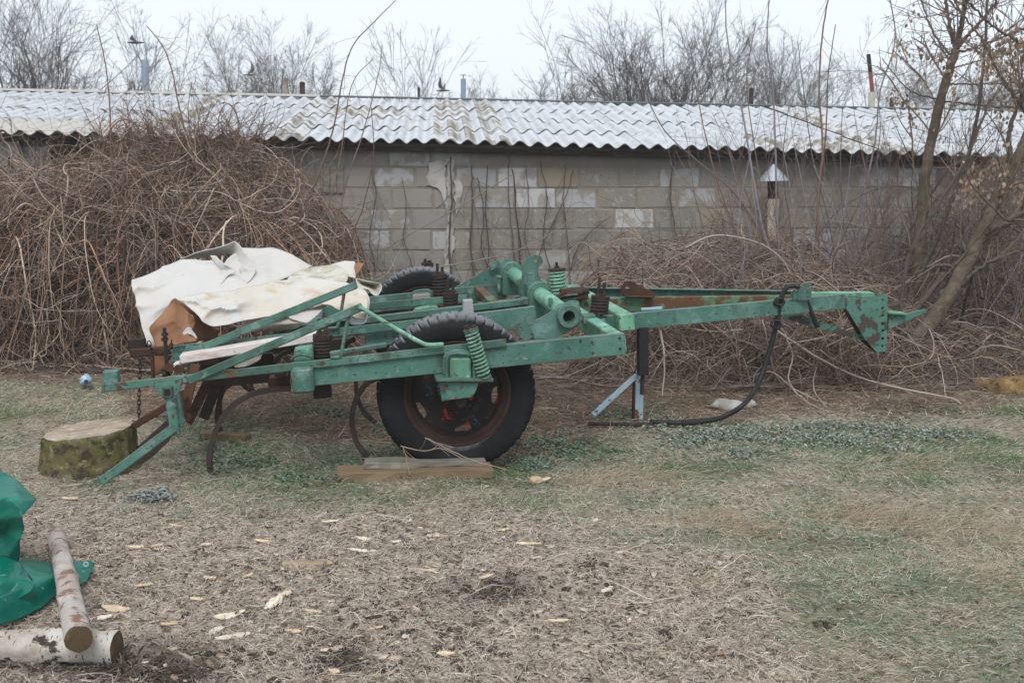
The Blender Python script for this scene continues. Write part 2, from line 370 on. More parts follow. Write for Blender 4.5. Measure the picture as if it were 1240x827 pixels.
# ------------------------------------------------------------------ the shed: blocks, roofing sheets
MB = mat('cinder_block', (.21, .195, .17), .95, 0, [(2.5, .42, .6, (.24, .228, .212), 7), (3.5, .5, .6, (.25, .225, .18), 8), (4, .6, .68, (.20, .18, .155), 8), (14, .58, .66, (.32, .305, .285), 8), (60, .6, .7, (.08, .075, .07), 3)], (35, .8, .006), tint=.08)
MBW = mat('pale_block', (.44, .44, .44), .95, 0, [(7, .5, .58, (.30, .285, .26), 8)], (35, .8, .006))
MBG = mat('grey_block', (.33, .335, .34), .95, 0, [(5, .48, .55, (.26, .24, .205), 8)], (35, .8, .006), tint=.1)
MBT = mat('tan_block', (.28, .24, .175), .95, 0, [(6, .45, .58, (.25, .23, .20), 8)], (35, .8, .006))
MPL = mat('grey_render', (.245, .235, .215), .95, 0, [(2, .45, .65, (.26, .245, .22), 7), (8, .56, .6, (.23, .21, .19), 8)], (25, .6, .006))
MMOR = mat('mortar', (.21, .19, .16), .95, 0, [(2, .45, .6, (.235, .218, .195), 6), (9, .55, .6, (.25, .225, .19), 6)], (30, .8, .008))
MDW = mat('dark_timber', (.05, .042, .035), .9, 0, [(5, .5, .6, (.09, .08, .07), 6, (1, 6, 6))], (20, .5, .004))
MSH = mat('frosted_roofing', (.46, .475, .49), .85, 0, [(1.3, .45, .6, (.36, .37, .38), 6), (7, .54, .64, (.30, .30, .285), 7), (4, .58, .66, (.17, .155, .115), 7, (3, .5, 1))], (60, .4, .003), frost=((.56, .59, .63), .62, 1.08, .8), tint=.05)
MSHM = mat('mossy_roofing', (.17, .145, .095), .95, 0, [(6, .45, .6, (.24, .215, .165), 7), (11, .60, .66, (.085, .10, .035), 6), (3, .47, .56, (.52, .53, .53), 7)], (40, .8, .005), frost=((.55, .57, .6), .7, 1.15, .55))
MSHN = mat('pale_clean_roofing', (.47, .455, .42), .85, 0, [(4, .5, .65, (.52, .50, .46), 6)], (60, .4, .003))
shed = thing('block_shed', WO, 'long low cinder block shed with a frosted corrugated roof', 'shed')
def wpt(s, off, z): return WO + WT * s + WN * off + UPZ * z
SA, SB = -7.2, 7.6
_ea, _eb = WL(0, 161, -.25), WL(1240, 190.5, -.25); _sa, _sb = (_ea - WO).dot(WT), (_eb - WO).dot(WT)
def eavez(s): return _ea.z + (_eb.z - _ea.z) * (s - _sa) / (_sb - _sa)
P = [wpt(SA, 0.003, -.2), wpt(SB, 0.003, -.2), wpt(SB, 0.003, eavez(SB) - .0), wpt(SA, 0.003, eavez(SA) - .0)]
Q_ = [p + WN * .2 for p in P]
box8('mortar_core', P + Q_, MMOR, shed, 0)
rb = random.Random(5)
RW = Matrix((WT, WN, UPZ)).transposed()
blk = {}
def unit_block(k, mt):
    if (k, mt.name) in blk: return blk[(k, mt.name)]
    bm = bmesh.new(); r = random.Random(100 + k)
    bmesh.ops.create_cube(bm, size=1)
    for v in bm.verts: v.co = Vector((v.co.x * .388, v.co.y * .1, v.co.z * .188))
    bmesh.ops.bevel(bm, geom=bm.edges[:], offset=.009, segments=1, affect='EDGES')
    for v in bm.verts: v.co += Vector([r.uniform(-.006, .006), r.uniform(-.003, .003), r.uniform(-.005, .005)])
    me = bpy.data.meshes.new('block'); bm.to_mesh(me); bm.free(); me.materials.append(mt); blk[(k, mt.name)] = me; return me
u2 = lambda s, z: proj(*[np.array(t) for t in wpt(s, 0, z)])
for c in range(10):
    z = .06 + c * .203; s = SA + (.2 if c % 2 else 0) + rb.uniform(-.03, .03)
    while s < SB - .1:
        if z + .1 > eavez(s) - .02: s += .402; continue
        u, v = u2(s, z); u = float(u); v = float(v)
        mt = MB; r = rb.random()
        if r < .16: mt = MBG
        elif r < .22 and u > 600: mt = MBT
        elif r > .93 and u > 560: mt = MBW
        if abs(u - 724) < 26 and abs(v - 268) < 12: mt = MBW
        if abs(u - 645) < 26 and abs(v - 243) < 12: mt = MBW
        if abs(u - 672) < 26 and abs(v - 218) < 10: mt = MBT
        if u < 545 and u > 370: mt = MPL if rb.random() < .75 else MBG
        o = link('block', unit_block(rb.randrange(4), mt), shed, Vector(wpt(s + .194, .05 - .002 + rb.uniform(-.003, .003), z)) - WO)
        o.rotation_euler = RW.to_euler(); s += .402
# vertical strip of render where two garages join, crumbling plaster beside it
tr = random.Random(9)
def rough_patch(pts, off, th, mt, name='render_patch'):
    Q = []
    for i in range(len(pts)):
        a, b_ = pts[i], pts[(i + 1) % len(pts)]
        n = max(2, int(math.hypot(a[0] - b_[0], a[1] - b_[1]) / 5))
        for j in range(n): Q.append((a[0] + (b_[0] - a[0]) * j / n + tr.uniform(-2, 2), a[1] + (b_[1] - a[1]) * j / n + tr.uniform(-1.5, 1.5)))
    prism(name, [WL(u, v, off) for u, v in Q], th, WN, mt, shed, bv=0)
MPP = mat('pale_render', (.42, .41, .385), .95, 0, [(6, .5, .62, (.24, .225, .2), 7)], (30, .7, .006))
rough_patch([(541, 192), (549, 192), (550, 300), (546, 335), (535, 335), (541, 290)], -.022, .02, MPP)
rough_patch([(520, 196), (540, 196), (539, 250), (531, 228), (516, 224)], -.017, .01, MPP)
rough_patch([(551, 214), (560, 222), (558, 250), (551, 262)], -.017, .01, MPP)
# boarded hatch under the eaves
for i in range(4):
    u = 383 + i * 8.4
    P = [WL(a, b_, -.035) for a, b_ in ((u, 199), (u + 7.8, 199), (u + 7.8, 233), (u, 233))]
    box8('board', P + [p + WN * .02 for p in P], MWOODG, shed, .002)
# dark boards added in place of a shadowy opening behind the tangle
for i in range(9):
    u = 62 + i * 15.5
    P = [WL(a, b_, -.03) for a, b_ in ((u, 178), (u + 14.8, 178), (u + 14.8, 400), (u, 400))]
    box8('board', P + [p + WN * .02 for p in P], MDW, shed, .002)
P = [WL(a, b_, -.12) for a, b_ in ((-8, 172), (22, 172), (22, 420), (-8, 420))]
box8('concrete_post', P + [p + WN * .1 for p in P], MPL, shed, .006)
# timber under the eaves
e0, e1 = WL(-90, 160, -.25), WL(1330, 193, -.25)
def _over(e, s0=WL(0, 113, 3.95), s1=WL(1240, 137.5, 3.95)):
    s = (e - WO).dot(WT); a, b = (s0 - WO).dot(WT), (s1 - WO).dot(WT)
    return WO + WT * s + WN * 3.95 + UPZ * (s0.z + (s1.z - s0.z) * (s - a) / (b - a))
e0, e1 = e0 - (e1 - e0) * .13, e1 + (e1 - e0) * .13
r0, r1 = _over(e0), _over(e1)
b0, b1 = wpt(SA, -.10, eavez(SA) - .035), wpt(SB, -.10, eavez(SB) - .035)
beam('wall_plate', b0, b1, .05, .09, MDW, shed, WN)
PITCHW = .166; NW = 7; SHW = PITCHW * NW; NR = 4
def sheet_mesh(k, mt, nw=NW):
    n = nw * 8; Lr = 1.16; V = []; th = .007; rg = random.Random(k)
    for t in range(4):
        for i in range(n + 5):
            x = i / 8 * PITCHW; z = .024 * math.cos(2 * math.pi * i / 8)
            V.append((x, Lr * t / 3 + (rg.uniform(-.006, .006) if t == 0 else 0), z))
    m_ = n + 5; top = len(V)
    V += [(x, y, z - th) for x, y, z in V]
    Fc = [(t * m_ + i, t * m_ + i + 1, (t + 1) * m_ + i + 1, (t + 1) * m_ + i) for t in range(3) for i in range(m_ - 1)]
    Fc += [tuple(top + j for j in reversed(f)) for f in Fc]
    Fc += [(i + 1, i, i + top, i + 1 + top) for i in range(m_ - 1)]
    me = bpy.data.meshes.new('roof_sheet'); me.from_pydata(V, [], Fc); me.materials.append(mt)
    for p in me.polygons: p.use_smooth = True
    me.set_sharp_from_angle(angle=.9); return me
SM = {(m.name, k): sheet_mesh(k, m) for m in (MSH, MSHM, MSHN) for k in range(3)}
elen = (e1 - e0).length; ncol = int(elen / SHW) + 1
rs = random.Random(3)
for c in range(ncol):
    for r in range(NR):
        fa = c * SHW / elen; pa = e0.lerp(e1, fa); pr = r0.lerp(r1, fa); fb = (c + 1) * SHW / elen
        base = pa.lerp(pr, r / NR); nxt = pa.lerp(pr, (r + 1) / NR)
        xd = (e1 - e0).normalized(); yd = (nxt - base); step = yd.length; yd = (yd - xd * yd.dot(xd)).normalized(); zd = xd.cross(yd)
        yl = (yd * step + zd * -.013).normalized(); zl = xd.cross(yl)
        mt = MSH
        u = float(proj(*[np.array(t) for t in (base + xd * SHW * .5)])[0])
        ue = float(proj(*[np.array(t) for t in (pa + xd * SHW * .5)])[0])
        if 500 < ue < 600 and rs.random() < .0: mt = MSHM
        if r == 0 and ue < 130: mt = MSHN
        if rs.random() < .025: mt = MSHM
        R3 = Matrix((xd, yl, zl)).transposed()
        pos = base + zd * (.024 + rs.uniform(0, .006)) - yd * (.05 if r else rs.uniform(.0, .03)) + xd * rs.uniform(-.012, .012)
        o = link('roof_sheet', SM[(mt.name, rs.randrange(3))], shed); o.location = pos - WO; o.rotation_euler = R3.to_euler()
        if mt is MSHM: o['label'] = 'mossy brown roofing sheet'
        o.scale = (1, 1, 1)
# narrow mossy strips where the garages join (an overlapping two-wave offcut per row)
SN = [sheet_mesh(11, MSHM, 2), sheet_mesh(12, MSHM, 1)]
for ue, wv in ((588, 1), (528, 0), (1062, 0), (150, 1), (330, 1)):
    f0 = min(range(400), key=lambda i: abs(float(proj(*[np.array(t) for t in e0.lerp(e1, i / 400)])[0]) - ue)) / 400
    f0 = round(f0 * elen / PITCHW) * PITCHW / elen
    for r in range(NR):
        pa = e0.lerp(e1, f0); pr = r0.lerp(r1, f0); base = pa.lerp(pr, r / NR); nxt = pa.lerp(pr, (r + 1) / NR)
        xd = (e1 - e0).normalized(); yd = nxt - base; step = yd.length; yd = (yd - xd * yd.dot(xd)).normalized(); zd = xd.cross(yd)
        yl = (yd * step + zd * -.013).normalized(); zl = xd.cross(yl)
        o = link('roof_sheet', SN[wv], shed); o['label'] = 'narrow mossy strip over a roof joint'
        o.location = base + zd * .034 - yd * (.055 if r else .01) - WO; o.rotation_euler = Matrix((xd, yl, zl)).transposed().to_euler()
MRD = mat('ridge_flashing', (.13, .16, .16), .6, .2, [(4, .5, .7, (.2, .22, .22), 5)], (20, .3, .003))
rc0 = r0.lerp(r1, .33); beam('ridge_cap', rc0 + UPZ * .055 - WN * .02, r1 + UPZ * .045 - WN * .02, .018, .22, MRD, shed, WN)
beam('ridge_cap', r0 + UPZ * .06 - WN * .02, rc0 + UPZ * .06 - WN * .02, .03, .25, MSHN, shed, WN)
V = [r0, r1, r1 + WN * 5 - UPZ * 1.1, r0 + WN * 5 - UPZ * 1.1]; part('back_roof_slope', [v - UPZ * .01 for v in V] + [v - UPZ * .04 for v in V], BOXF, MSH, shed)
for s, nm in ((SA, 0), (SB, 1)):
    P = [wpt(s, .2, -.2), wpt(s, 8.8, -.2), wpt(s, 8.8, 1.4), wpt(s, 3.95, 2.2), wpt(s, .2, 1.6)]
    prism('side_wall', P, .15, WT, MMOR, shed, bv=0)

# ------------------------------------------------------------------ stove pipe by the wall
MZN = mat('galvanised_steel', (.40, .44, .47), .45, .5, [(7, .5, .7, (.3, .33, .35), 6)], (20, .2, .002))
MAS = mat('asbestos_pipe', (.42, .39, .33), .9, 0, [(5, .5, .65, (.33, .29, .23), 6)], (30, .4, .003))
sv = thing('stove_pipe', WL(937, 300, -.3) * 1, 'pale stove pipe under a conical metal cap against the block wall', 'chimney')
sv.location.z = 0
b_ = WL(936.5, 241, -.3); cyl('pipe', (b_.x, b_.y, -.02), b_, .058, MAS, sv, 20)
t_ = WL(935.5, 214, -.3); cyl('neck', b_ - UPZ * .02, t_, .052, MDARK, sv, 16)
c0 = WL(936.5, 219, -.3); c1 = WL(936.5, 199, -.3); cyl('cap', c0, c1, .155, MZN, sv, 20, .006)
def far_pipe(name, u, v0, v1, Y, wpx, mt, label, cat, cap=None, capmt=None, lean=0, group=None):
    t0 = A(u, v0, Y); t = thing(name, (t0.x, Y, 0), label, cat, group); r = wpx / 2 * Y / F
    base = Vector((t0.x + lean, Y, -.02))
    cyl('pipe', base, t0, r, mt, t, 16)
    if cap: 
        cyl('cap_stay', t0 - UPZ * .05, t0 + UPZ * cap[1], r * .18, MDARK, t, 6)
        cyl('cap', t0 + UPZ * cap[1], t0 + UPZ * (cap[1] + .02), cap[0], capmt, t, 16, cap[0] * .6)
    return t
MPB = mat('blue_grey_pipe', (.20, .26, .31), .6, .2, [(4, .5, .7, (.26, .32, .36), 5)], (20, .2, .002))
far_pipe('flue_pipe', 175, 73, 112, 17.5, 8.5, MPB, 'blue-grey flue pipe standing behind the ridge among the bare trees', 'chimney')
far_pipe('flue_pipe', 561, 96, 122, 17.5, 6, MPB, 'thin grey flue pipe with a flat rain cap above the mid roof', 'chimney', (.055, .05), MZN)
far_pipe('flue_pipe', 507, 106, 122, 17.5, 3, MDARK, 'short black flue pipe with a pale cap behind the ridge', 'chimney', (.03, .01), MZN)
MBR = mat('brick_stack', (.2, .13, .1), .9, 0, [(8, .5, .6, (.28, .24, .2), 5)], (20, .5, .005))
far_pipe('flue_pipe', 346, 95, 118, 18.5, 5, MBR, 'slim brown flue rising behind the roof at the dense tree', 'chimney')
far_pipe('flue_pipe', 366, 101, 118, 18.5, 6.5, MDARK, 'dark stubby flue with a cap beside the slim brown one', 'chimney', (.05, .0), MDARK)
far_pipe('flue_pipe', 910, 107, 140, 17.5, 5.5, MDARK, 'black flue pipe above the roof to the right of the bushy trees', 'chimney')
RP = far_pipe('red_pole', 1056, 112, 140, 17.5, 8, MAS, 'leaning pole painted black and red above the roof', 'pole')
MRED = mat('faded_red_paint', (.25, .06, .05), .7, 0, [(6, .45, .6, (.17, .05, .045), 6)], (20, .2, .002))
p0 = A(1056.5, 114, 17.5); p1 = A(1054, 88, 17.5); p2 = A(1051.5, 66, 17.5)
cyl('red_section', p0, p1, .03, MRED, RP, 12); cyl('black_tip', p1, p2, .03, MBLK, RP, 12)
far_pipe('flue_pipe', 1080, 119, 139, 17.3, 4.5, MDARK, 'dark leaning flue beside the red and black pole', 'chimney')
far_pipe('flue_pipe', 1093, 123, 139, 17.3, 3.5, MDARK, 'short dark flue next to the dry leaf clusters', 'chimney', (.06, -.04), MDARK)
# birds in flight over the roof
MBD = mat('feathers', (.10, .095, .095), .8, 0, [(12, .5, .7, (.2, .19, .18), 4)])
def bird(u, v, Y, span, yaw, roll, flap, label):
    c = A(u, v, Y); R3 = Matrix.Rotation(yaw, 3, 'Z') @ Matrix.Rotation(roll, 3, 'X')
    me = bpy.data.meshes.new('bird'); bm = bmesh.new()
    ws = []; L = span * .62
    prof = [(-.5, .004), (-.42, .03), (-.3, .05), (-.1, .075), (.12, .08), (.28, .055), (.36, .045), (.42, .042), (.47, .018), (.52, .003)]
    rings = []
    for x, r in prof:
        flat = .35 if x < -.32 else 1
        rings.append([bm.verts.new((x * L, (2.2 if x < -.38 else 1) * r * L * math.cos(k * math.pi / 4), r * L * flat * math.sin(k * math.pi / 4))) for k in range(8)])
    for a, b2 in zip(rings, rings[1:]):
        for k in range(8): bm.faces.new((a[k], a[(k + 1) % 8], b2[(k + 1) % 8], b2[k]))
    bm.faces.new(rings[0]); bm.faces.new(list(reversed(rings[-1])))
    for sd in (-1, 1):
        prev = None
        for i in range(7):
            t = i / 6; y = sd * (.03 + t * span / 2 * math.cos(flap * t)); z = .02 + t * span / 2 * math.sin(flap * t)
            x0 = L * (.2 + .08 * math.sin(t * 3) - .12 * t * t); ch = L * (.3 * (1 - .75 * t ** 2))
            row = [bm.verts.new((x0, y, z)), bm.verts.new((x0 - ch * .4, y, z + .012 * (1 - t))), bm.verts.new((x0 - ch, y, z - .006)), bm.verts.new((x0 - ch * .4, y, z - .006))]
            if prev:
                for k in range(4): bm.faces.new((prev[k], prev[(k + 1) % 4], row[(k + 1) % 4], row[k]) if sd > 0 else (prev[k], row[k], row[(k + 1) % 4], prev[(k + 1) % 4]))
            else: bm.faces.new(row)
            prev = row
        bm.faces.new(prev)
    for vv in bm.verts: vv.co = R3 @ vv.co
    bmesh.ops.recalc_face_normals(bm, faces=bm.faces); bm.to_mesh(me); bm.free(); me.materials.append(MBD)
    for p in me.polygons: p.use_smooth = True
    return tag(link('bird', me, None, c), label, 'bird')
bird(165, 52, 16.5, .40, 3.3, .1, .18, 'dark bird gliding with wings spread above the blue-grey flue')
bird(303, 91, 17, .30, .4, -.5, .9, 'small grey bird with raised wings beside the dense bare tree')
bird(537, 110, 16, .34, 3.0, .2, .75, 'grey bird landing low over the ridge near the capped flue')
# ------------------------------------------------------------------ the cultivator
cu = thing('trailed_cultivator', M(552, 566, .9) * 1, 'old green trailed cultivator with two big wheels and rusty spring tines', 'cultivator')
cu.location.z = 0
AXL = AX
def MM(pts, w_): return [M(u, v, w_) for u, v in pts]
def rail(name, a, b, w_, h, t, mt, c=True, face='near'):
    return channel(name, M(*a, w_), M(*b, w_), h, t, mt, cu, .007, face) if c else beam(name, M(*a, w_), M(*b, w_), h, t, mt, cu)
def unit(x, y): return Vector((x, y, 0))
# --- wheels
def wheel(c, lab=None):
    W_ = tag(bpy.data.objects.new('wheel', None)); COL.objects.link(W_); W_.parent = cu; W_.location = c - cu.location
    if lab: W_['label'] = lab
    R = .4235
    prof = [(.272, -.075), (.285, -.098), (.315, -.118), (.345, -.124), (.375, -.120), (.392, -.113), (.405, -.104), (.418, -.086), (.4235, -.06), (.4235, -.02), (.415, 0), (.4235, .02), (.4235, .06), (.418, .086), (.405, .104), (.392, .113), (.375, .12), (.345, .124), (.315, .118), (.285, .098), (.272, .075)]
    def mod(i, j, r):
        g = (i % 6 == 0) if j < 10 else (i % 6 == 3)
        if 5 <= j <= 9 or 11 <= j <= 15: return r - (.0065 if g else 0) * (1 if r > .4 else .6)
        return r
    o = lathe('tyre', prof, c, AX, MRUB, W_, 300, mod); o.data.set_sharp_from_angle(angle=.5)
    rim = [(.285, -.088), (.288, -.098), (.278, -.100), (.268, -.092), (.262, -.07), (.245, -.055), (.240, -.02), (.232, .0), (.232, .03), (.25, .05), (.262, .07), (.282, .1), (.288, .095)]
    lathe('rim', rim, c, AX, MRIM, W_, 72)
    # disc with hand holes
    def P_(r, th, x=0.0): return c + MX * (r * math.cos(th)) + UPZ * (r * math.sin(th)) + AX * x
    holes = []
    for k in range(5):
        a0 = math.radians(208 + 72 * k); hw = .22
        holes.append([P_(.224, a0 - hw), P_(.226, a0), P_(.224, a0 + hw), P_(.203, a0 + hw * .85), P_(.194, a0), P_(.203, a0 - hw * .85)])
    prism('disc', [P_(.234, 2 * math.pi * i / 40) for i in range(40)], .008, AX, MDISC, W_, holes)
    lathe('hub', [(.0, -.085), (.05, -.085), (.055, -.07), (.06, -.02), (.105, -.015), (.11, 0)], c, AX, MDISC, W_, 28)
    for k in range(6):
        a0 = math.radians(18 + 60 * k); cyl('wheel_nut', P_(.135, a0, -.022), P_(.135, a0, 0), .014, MRUST, W_, 6, smooth=False)
    return W_
CW = M(552, 473, .24) 
CW.z = max(CW.z, .405)
wheel(CW); CF = CW + AX * 2.76 + UPZ * .0; wheel(CF)
# --- near side rail pair (w=0)
channel('side_beam', M(378, 441, .0), M(756.6, 404, .0), .112, .065, GP, cu)
beam('side_bar', M(123, 465.6, -.022), M(613, 410.6, -.022), .041, .020, GPW, cu)
for u, v in ((717, 414.5), (718, 427.5), (750.5, 409.5), (751, 422), (703, 413)):
    cyl('bolt', M(u, v, -.004), M(u, v, .0), .008, MDARK, cu, 6, smooth=False)
# axle
beam('axle', M(545.4, 434, -.10), M(570.8, 434, -.10), .112, 2.98, GPL, cu, AX, .008)
for k, wq in enumerate((-.082, -.045)):
    q = -3 + 0
    P = [(541 + k * -2.5, 461), (541 + k * -2.5, 436), (545 - k * 2, 429.5 - k * 2), (558 - k * 2, 428 - k * 3), (570 - k * 2, 430 - k * 2), (574 - k * 2, 436), (574 - k * 2, 461)]
    tube('axle_clamp', MM(P, wq), .010, GPW, cu, 6, 8)
beam('clamp_plate', M(528, 458.5, -.13), M(598, 458.5, -.13), .018, .14, GPW, cu)
plate('stub_bracket', [(532, 463), (580, 463), (577, 472), (572, 481), (548, 484), (535, 486)], -.10, .018, GPW, cu)
cyl('bracket_bolt', M(537, 470, -.125), M(537, 470, -.09), .012, MRUST, cu, 6, smooth=False)
cyl('stub_axle', CW - AX * .3, CW + AX * .1, .028, MDARK, cu, 14)
cyl('stub_axle', CF - AX * .1, CF + AX * .3, .028, MDARK, cu, 14)
def spring(pb, pt, R, r, turns, mt, rod=.05, capm=None, prong=2):
    coil('spring', pb, pt, R, r, turns, mt, cu)
    d = (Vector(pt) - Vector(pb)).normalized()
    cyl('spring_seat', Vector(pt), Vector(pt) + d * .018, R * 1.22, capm or mt, cu, 16)
    cyl('spring_seat', Vector(pb) - d * .012, Vector(pb), R * 1.22, capm or mt, cu, 16)
    for k in range(prong):
        o = MX * ((k - .5 * (prong - 1)) * .034)
        cyl('spring_rod', Vector(pb) - d * .03 + o, Vector(pt) + d * (rod * (1 - .25 * k)) + o, .010, MDARK, cu, 10)
        cyl('nut', Vector(pt) + d * .018 + o, Vector(pt) + d * .034 + o, .017, MRUST, cu, 6, smooth=False)
spring(M(586, 455, -.10), M(571, 402, -.10), .031, .0075, 12, GPL, .03, GPW, 2)
# --- second rail, inside the near wheel
beam('flat_bar', M(208, 419, .5), M(520, 385.5, .5), .048, .018, GPW, cu)
channel('inner_beam', M(440, 396.5, .56), M(648, 371.5, .56), .115, .06, GP, cu)
# strip lying on the side beam near the spring
beam('flat_bar', M(399, 427, .12), M(468, 416, .12), .022, .05, GPW, cu)
# --- third, fourth, fifth rails
channel('inner_beam', M(330, 398, 1.35), M(700, 356, 1.35), .10, .06, GP, cu, .007, 'far')
beam('flat_bar', M(440, 367.5, 1.95), M(566, 357, 1.95), .050, .02, GPW, cu)
channel('inner_beam', M(442, 385, 1.2), M(640, 362, 1.2), .035, .07, GP, cu, .006)
channel('inner_beam', M(330, 372, 2.45), M(612, 343.5, 2.45), .112, .06, GP, cu)
beam('flat_bar', M(430, 341, 2.75), M(459, 339, 2.75), .05, .02, GPW, cu)
# far side beam behind the far wheel
channel('side_beam', M(330, 362, 3.0), M(640, 334, 3.0) - UPZ * .05, .11, .065, GP, cu, .007, 'far')
# tubes and pads between the rails
plate('spacer_pad', [(500, 358), (521, 356), (521, 365), (500, 366)], 2.25, .1, MPL, cu)
tube('clamp_bolt', MM([(499, 366), (499, 357), (502, 353), (518, 351), (521, 355), (521, 364)], 2.30), .008, GPW, cu, 5, 6)
plate('spacer_pad', [(504, 375), (522, 372), (528, 378), (500, 381)], 1.5, .12, GPL, cu)
plate('grey_block', [(561.5, 364), (572.5, 363.5), (574, 381), (561, 381)], 1.1, .07, mat('grey_plastic', (.32, .33, .34), .6), cu)
spring(M(532.5, 358, 2.1), M(532.5, 335, 2.1), .042, .011, 6, MDARK, .09)
spring(M(545.5, 376, 1.6), M(545.5, 358, 1.6), .042, .011, 5, MDARK, .10)
spring(M(390.5, 433, .22), M(390.5, 409, .22), .042, .011, 6, MDARK, .10)
spring(M(725.5, 377, .95), M(727, 362, .95), .046, .012, 4, MDARK, .13)
spring(M(676, 357, 2.0), M(674.5, 328, 2.0), .050, .011, 7, GPL, .06, MDARK, 1)
spring(M(517.5, 345, 3.35), M(517.5, 321, 3.35), .04, .011, 6, MDARK, .05)
# --- square cross beam under the side bar and its block
beam('cross_beam', M(352, 448, -.10), M(378.5, 446, -.10), .125, 2.9, GPW, cu, AX, .012)
plate('block', [(356, 424), (379, 421), (380, 437), (356, 439)], .15, .12, GPL, cu, bv=.006)
tube('wire_loop', MM([(352, 436), (358, 431), (370, 430), (379, 433)], .12), .008, GPW, cu, 5, 6)
beam('clamp', M(325, 458, .1), M(349, 455, .1), .075, .1, MRUST, cu)
beam('clamp', M(378, 465, .12), M(400, 463, .12), .08, .12, MDARK, cu)
beam('clamp', M(332, 452, .05), M(346, 450, .05), .02, .05, MDARK, cu)
# --- long roller tube across the machine
pn, pf = M(688.8, 383.4, .42), M(616, 327, 2.6)
pd = (pf - pn).normalized()
cyl('cross_tube', pn + pd * .01, pf, .048, GPL, cu, 28, hollow=.012)
cyl('tube_collar', pn - pd * .01, pn + pd * .05, .062, GP, cu, 28, hollow=.028)
plate('arm_plate', [(641, 393), (690, 364), (701, 365), (706, 387), (697, 396.5), (672, 411), (628, 411)], .47, .014, GP, cu, [(688.8, 383.4, .045)])
plate('arm_plate', [(650, 388), (686, 366), (697, 368), (702, 386), (694, 394), (670, 404), (640, 404)], .56, .012, GP, cu, [(686.8, 382, .045)])
plate('lug_plate', [(618.4, 396.5), (636, 386), (648, 407), (635, 415.5)], .44, .014, GP, cu, [(629, 398.5, .013)])
beam('fastener', M(665, 361, .7), M(669.5, 361, .7), .05, .03, GPW, cu)
# middle bearing with its tall lug
def ringclamp(c, ro, ri, wd, name='bearing_housing', mt=GP):
    d = pd; a = UPZ - d * UPZ.dot(d); a.normalize(); b2 = d.cross(a); n = 24
    pts = []
    for i in range(n + 1):
        th = math.pi * i / n; pts.append(c + b2 * (ro * math.cos(th)) + a * (ro * math.sin(th)))
    pts += [c - b2 * ro - a * (ro * 1.9), c + b2 * ro - a * (ro * 1.9)]
    hole = [c + b2 * (ri * math.cos(2 * math.pi * i / 20)) + a * (ri * math.sin(2 * math.pi * i / 20)) for i in range(20)]
    o = prism(name, pts, wd, d, mt, cu, [hole], .003)
    for s in (-1, 1): beam('foot_flange', c + b2 * (s * ro * 1.25 - .02) - a * .02 - d * .01, c + b2 * (s * ro * 1.25 + .02) - a * .02 - d * .01, .012, wd + .02, mt, cu, d)
    return o
def onaxis(u): # point on the tube at picture column u
    k = min(range(200), key=lambda i: abs(float(proj(*[np.array(t) for t in pn.lerp(pf, i / 199)])[0]) - u)); return pn.lerp(pf, k / 199)
ringclamp(onaxis(654) - pd * .03, .078, .047, .07)
ringclamp(onaxis(622), .08, .047, .09)
cyl('tube_collar', onaxis(688) - pd * .0, onaxis(683), .060, GP, cu, 24, hollow=.01)
wl = 1.62
plate('lug_plate', [(632, 372), (631, 352), (633, 322), (638, 313), (648, 308), (656, 311), (657.8, 317.5), (651.5, 325), (651, 338), (654.5, 344), (667, 347), (668, 358), (650, 372)], wl, .018, GP, cu, [(649.6, 316, .016)])
plate('lug_plate', [(637, 345), (640, 331), (648, 331), (652, 345), (664, 352), (640, 356)], wl - .14, .10, GP, cu)
beam('fastener', M(626, 339, 1.7), M(630.5, 338, 1.7), .12, .02, GPW, cu)
beam('fastener', M(657, 337, 1.9), M(664, 343, 1.9), .02, .03, GPL, cu)
tube('pin', MM([(604, 343), (605, 358)], 2.4), .012, GPW, cu)
# far arm plate
plate('arm_plate', [(548, 350), (567, 339), (592, 325), (616, 312.5), (621, 317), (622, 330), (606, 345), (580, 352)], 2.62, .02, GP, cu)
plate('lug_plate', [(591.6, 321.7), (603, 315), (606, 321), (594.5, 328)], 2.55, .03, GP, cu)
plate('lug_plate', [(566, 340), (574, 335), (577.5, 336), (578, 346), (566, 346)], 2.7, .014, GP, cu, [(573, 340.5, .016)])
# --- front cross beams
beam('cross_beam', M(741, 407, .07), M(760.5, 404.5, .07) - MX * .015, .10, 1.2, GPL, cu, AX, .006)
beam('cross_beam', M(749, 382, .85), M(768, 380, .85), .10, 1.75, GPL, cu, AX, .006)
beam('end_plate', M(723, 388, .80), M(733, 386, .80), .08, .02, GP, cu)
beam('clamp', M(706, 383, .75), M(722, 381, .75), .05, .1, GPW, cu)
beam('clamp', M(681, 352, 1.5), M(712, 349, 1.5), .07, .12, MRUST, cu)
cyl('hydraulic_ram', M(676, 360, 1.4), M(713, 352, 1.4), .020, MDARK, cu, 12)
beam('strut_bar', M(670, 362, 1.35), M(684, 350, 1.35), .03, .02, MRUST, cu)
beam('cross_beam', M(600, 372, 1.25), M(612, 371, 1.25), .06, 1.2, MRUSTG, cu, AX, .004)
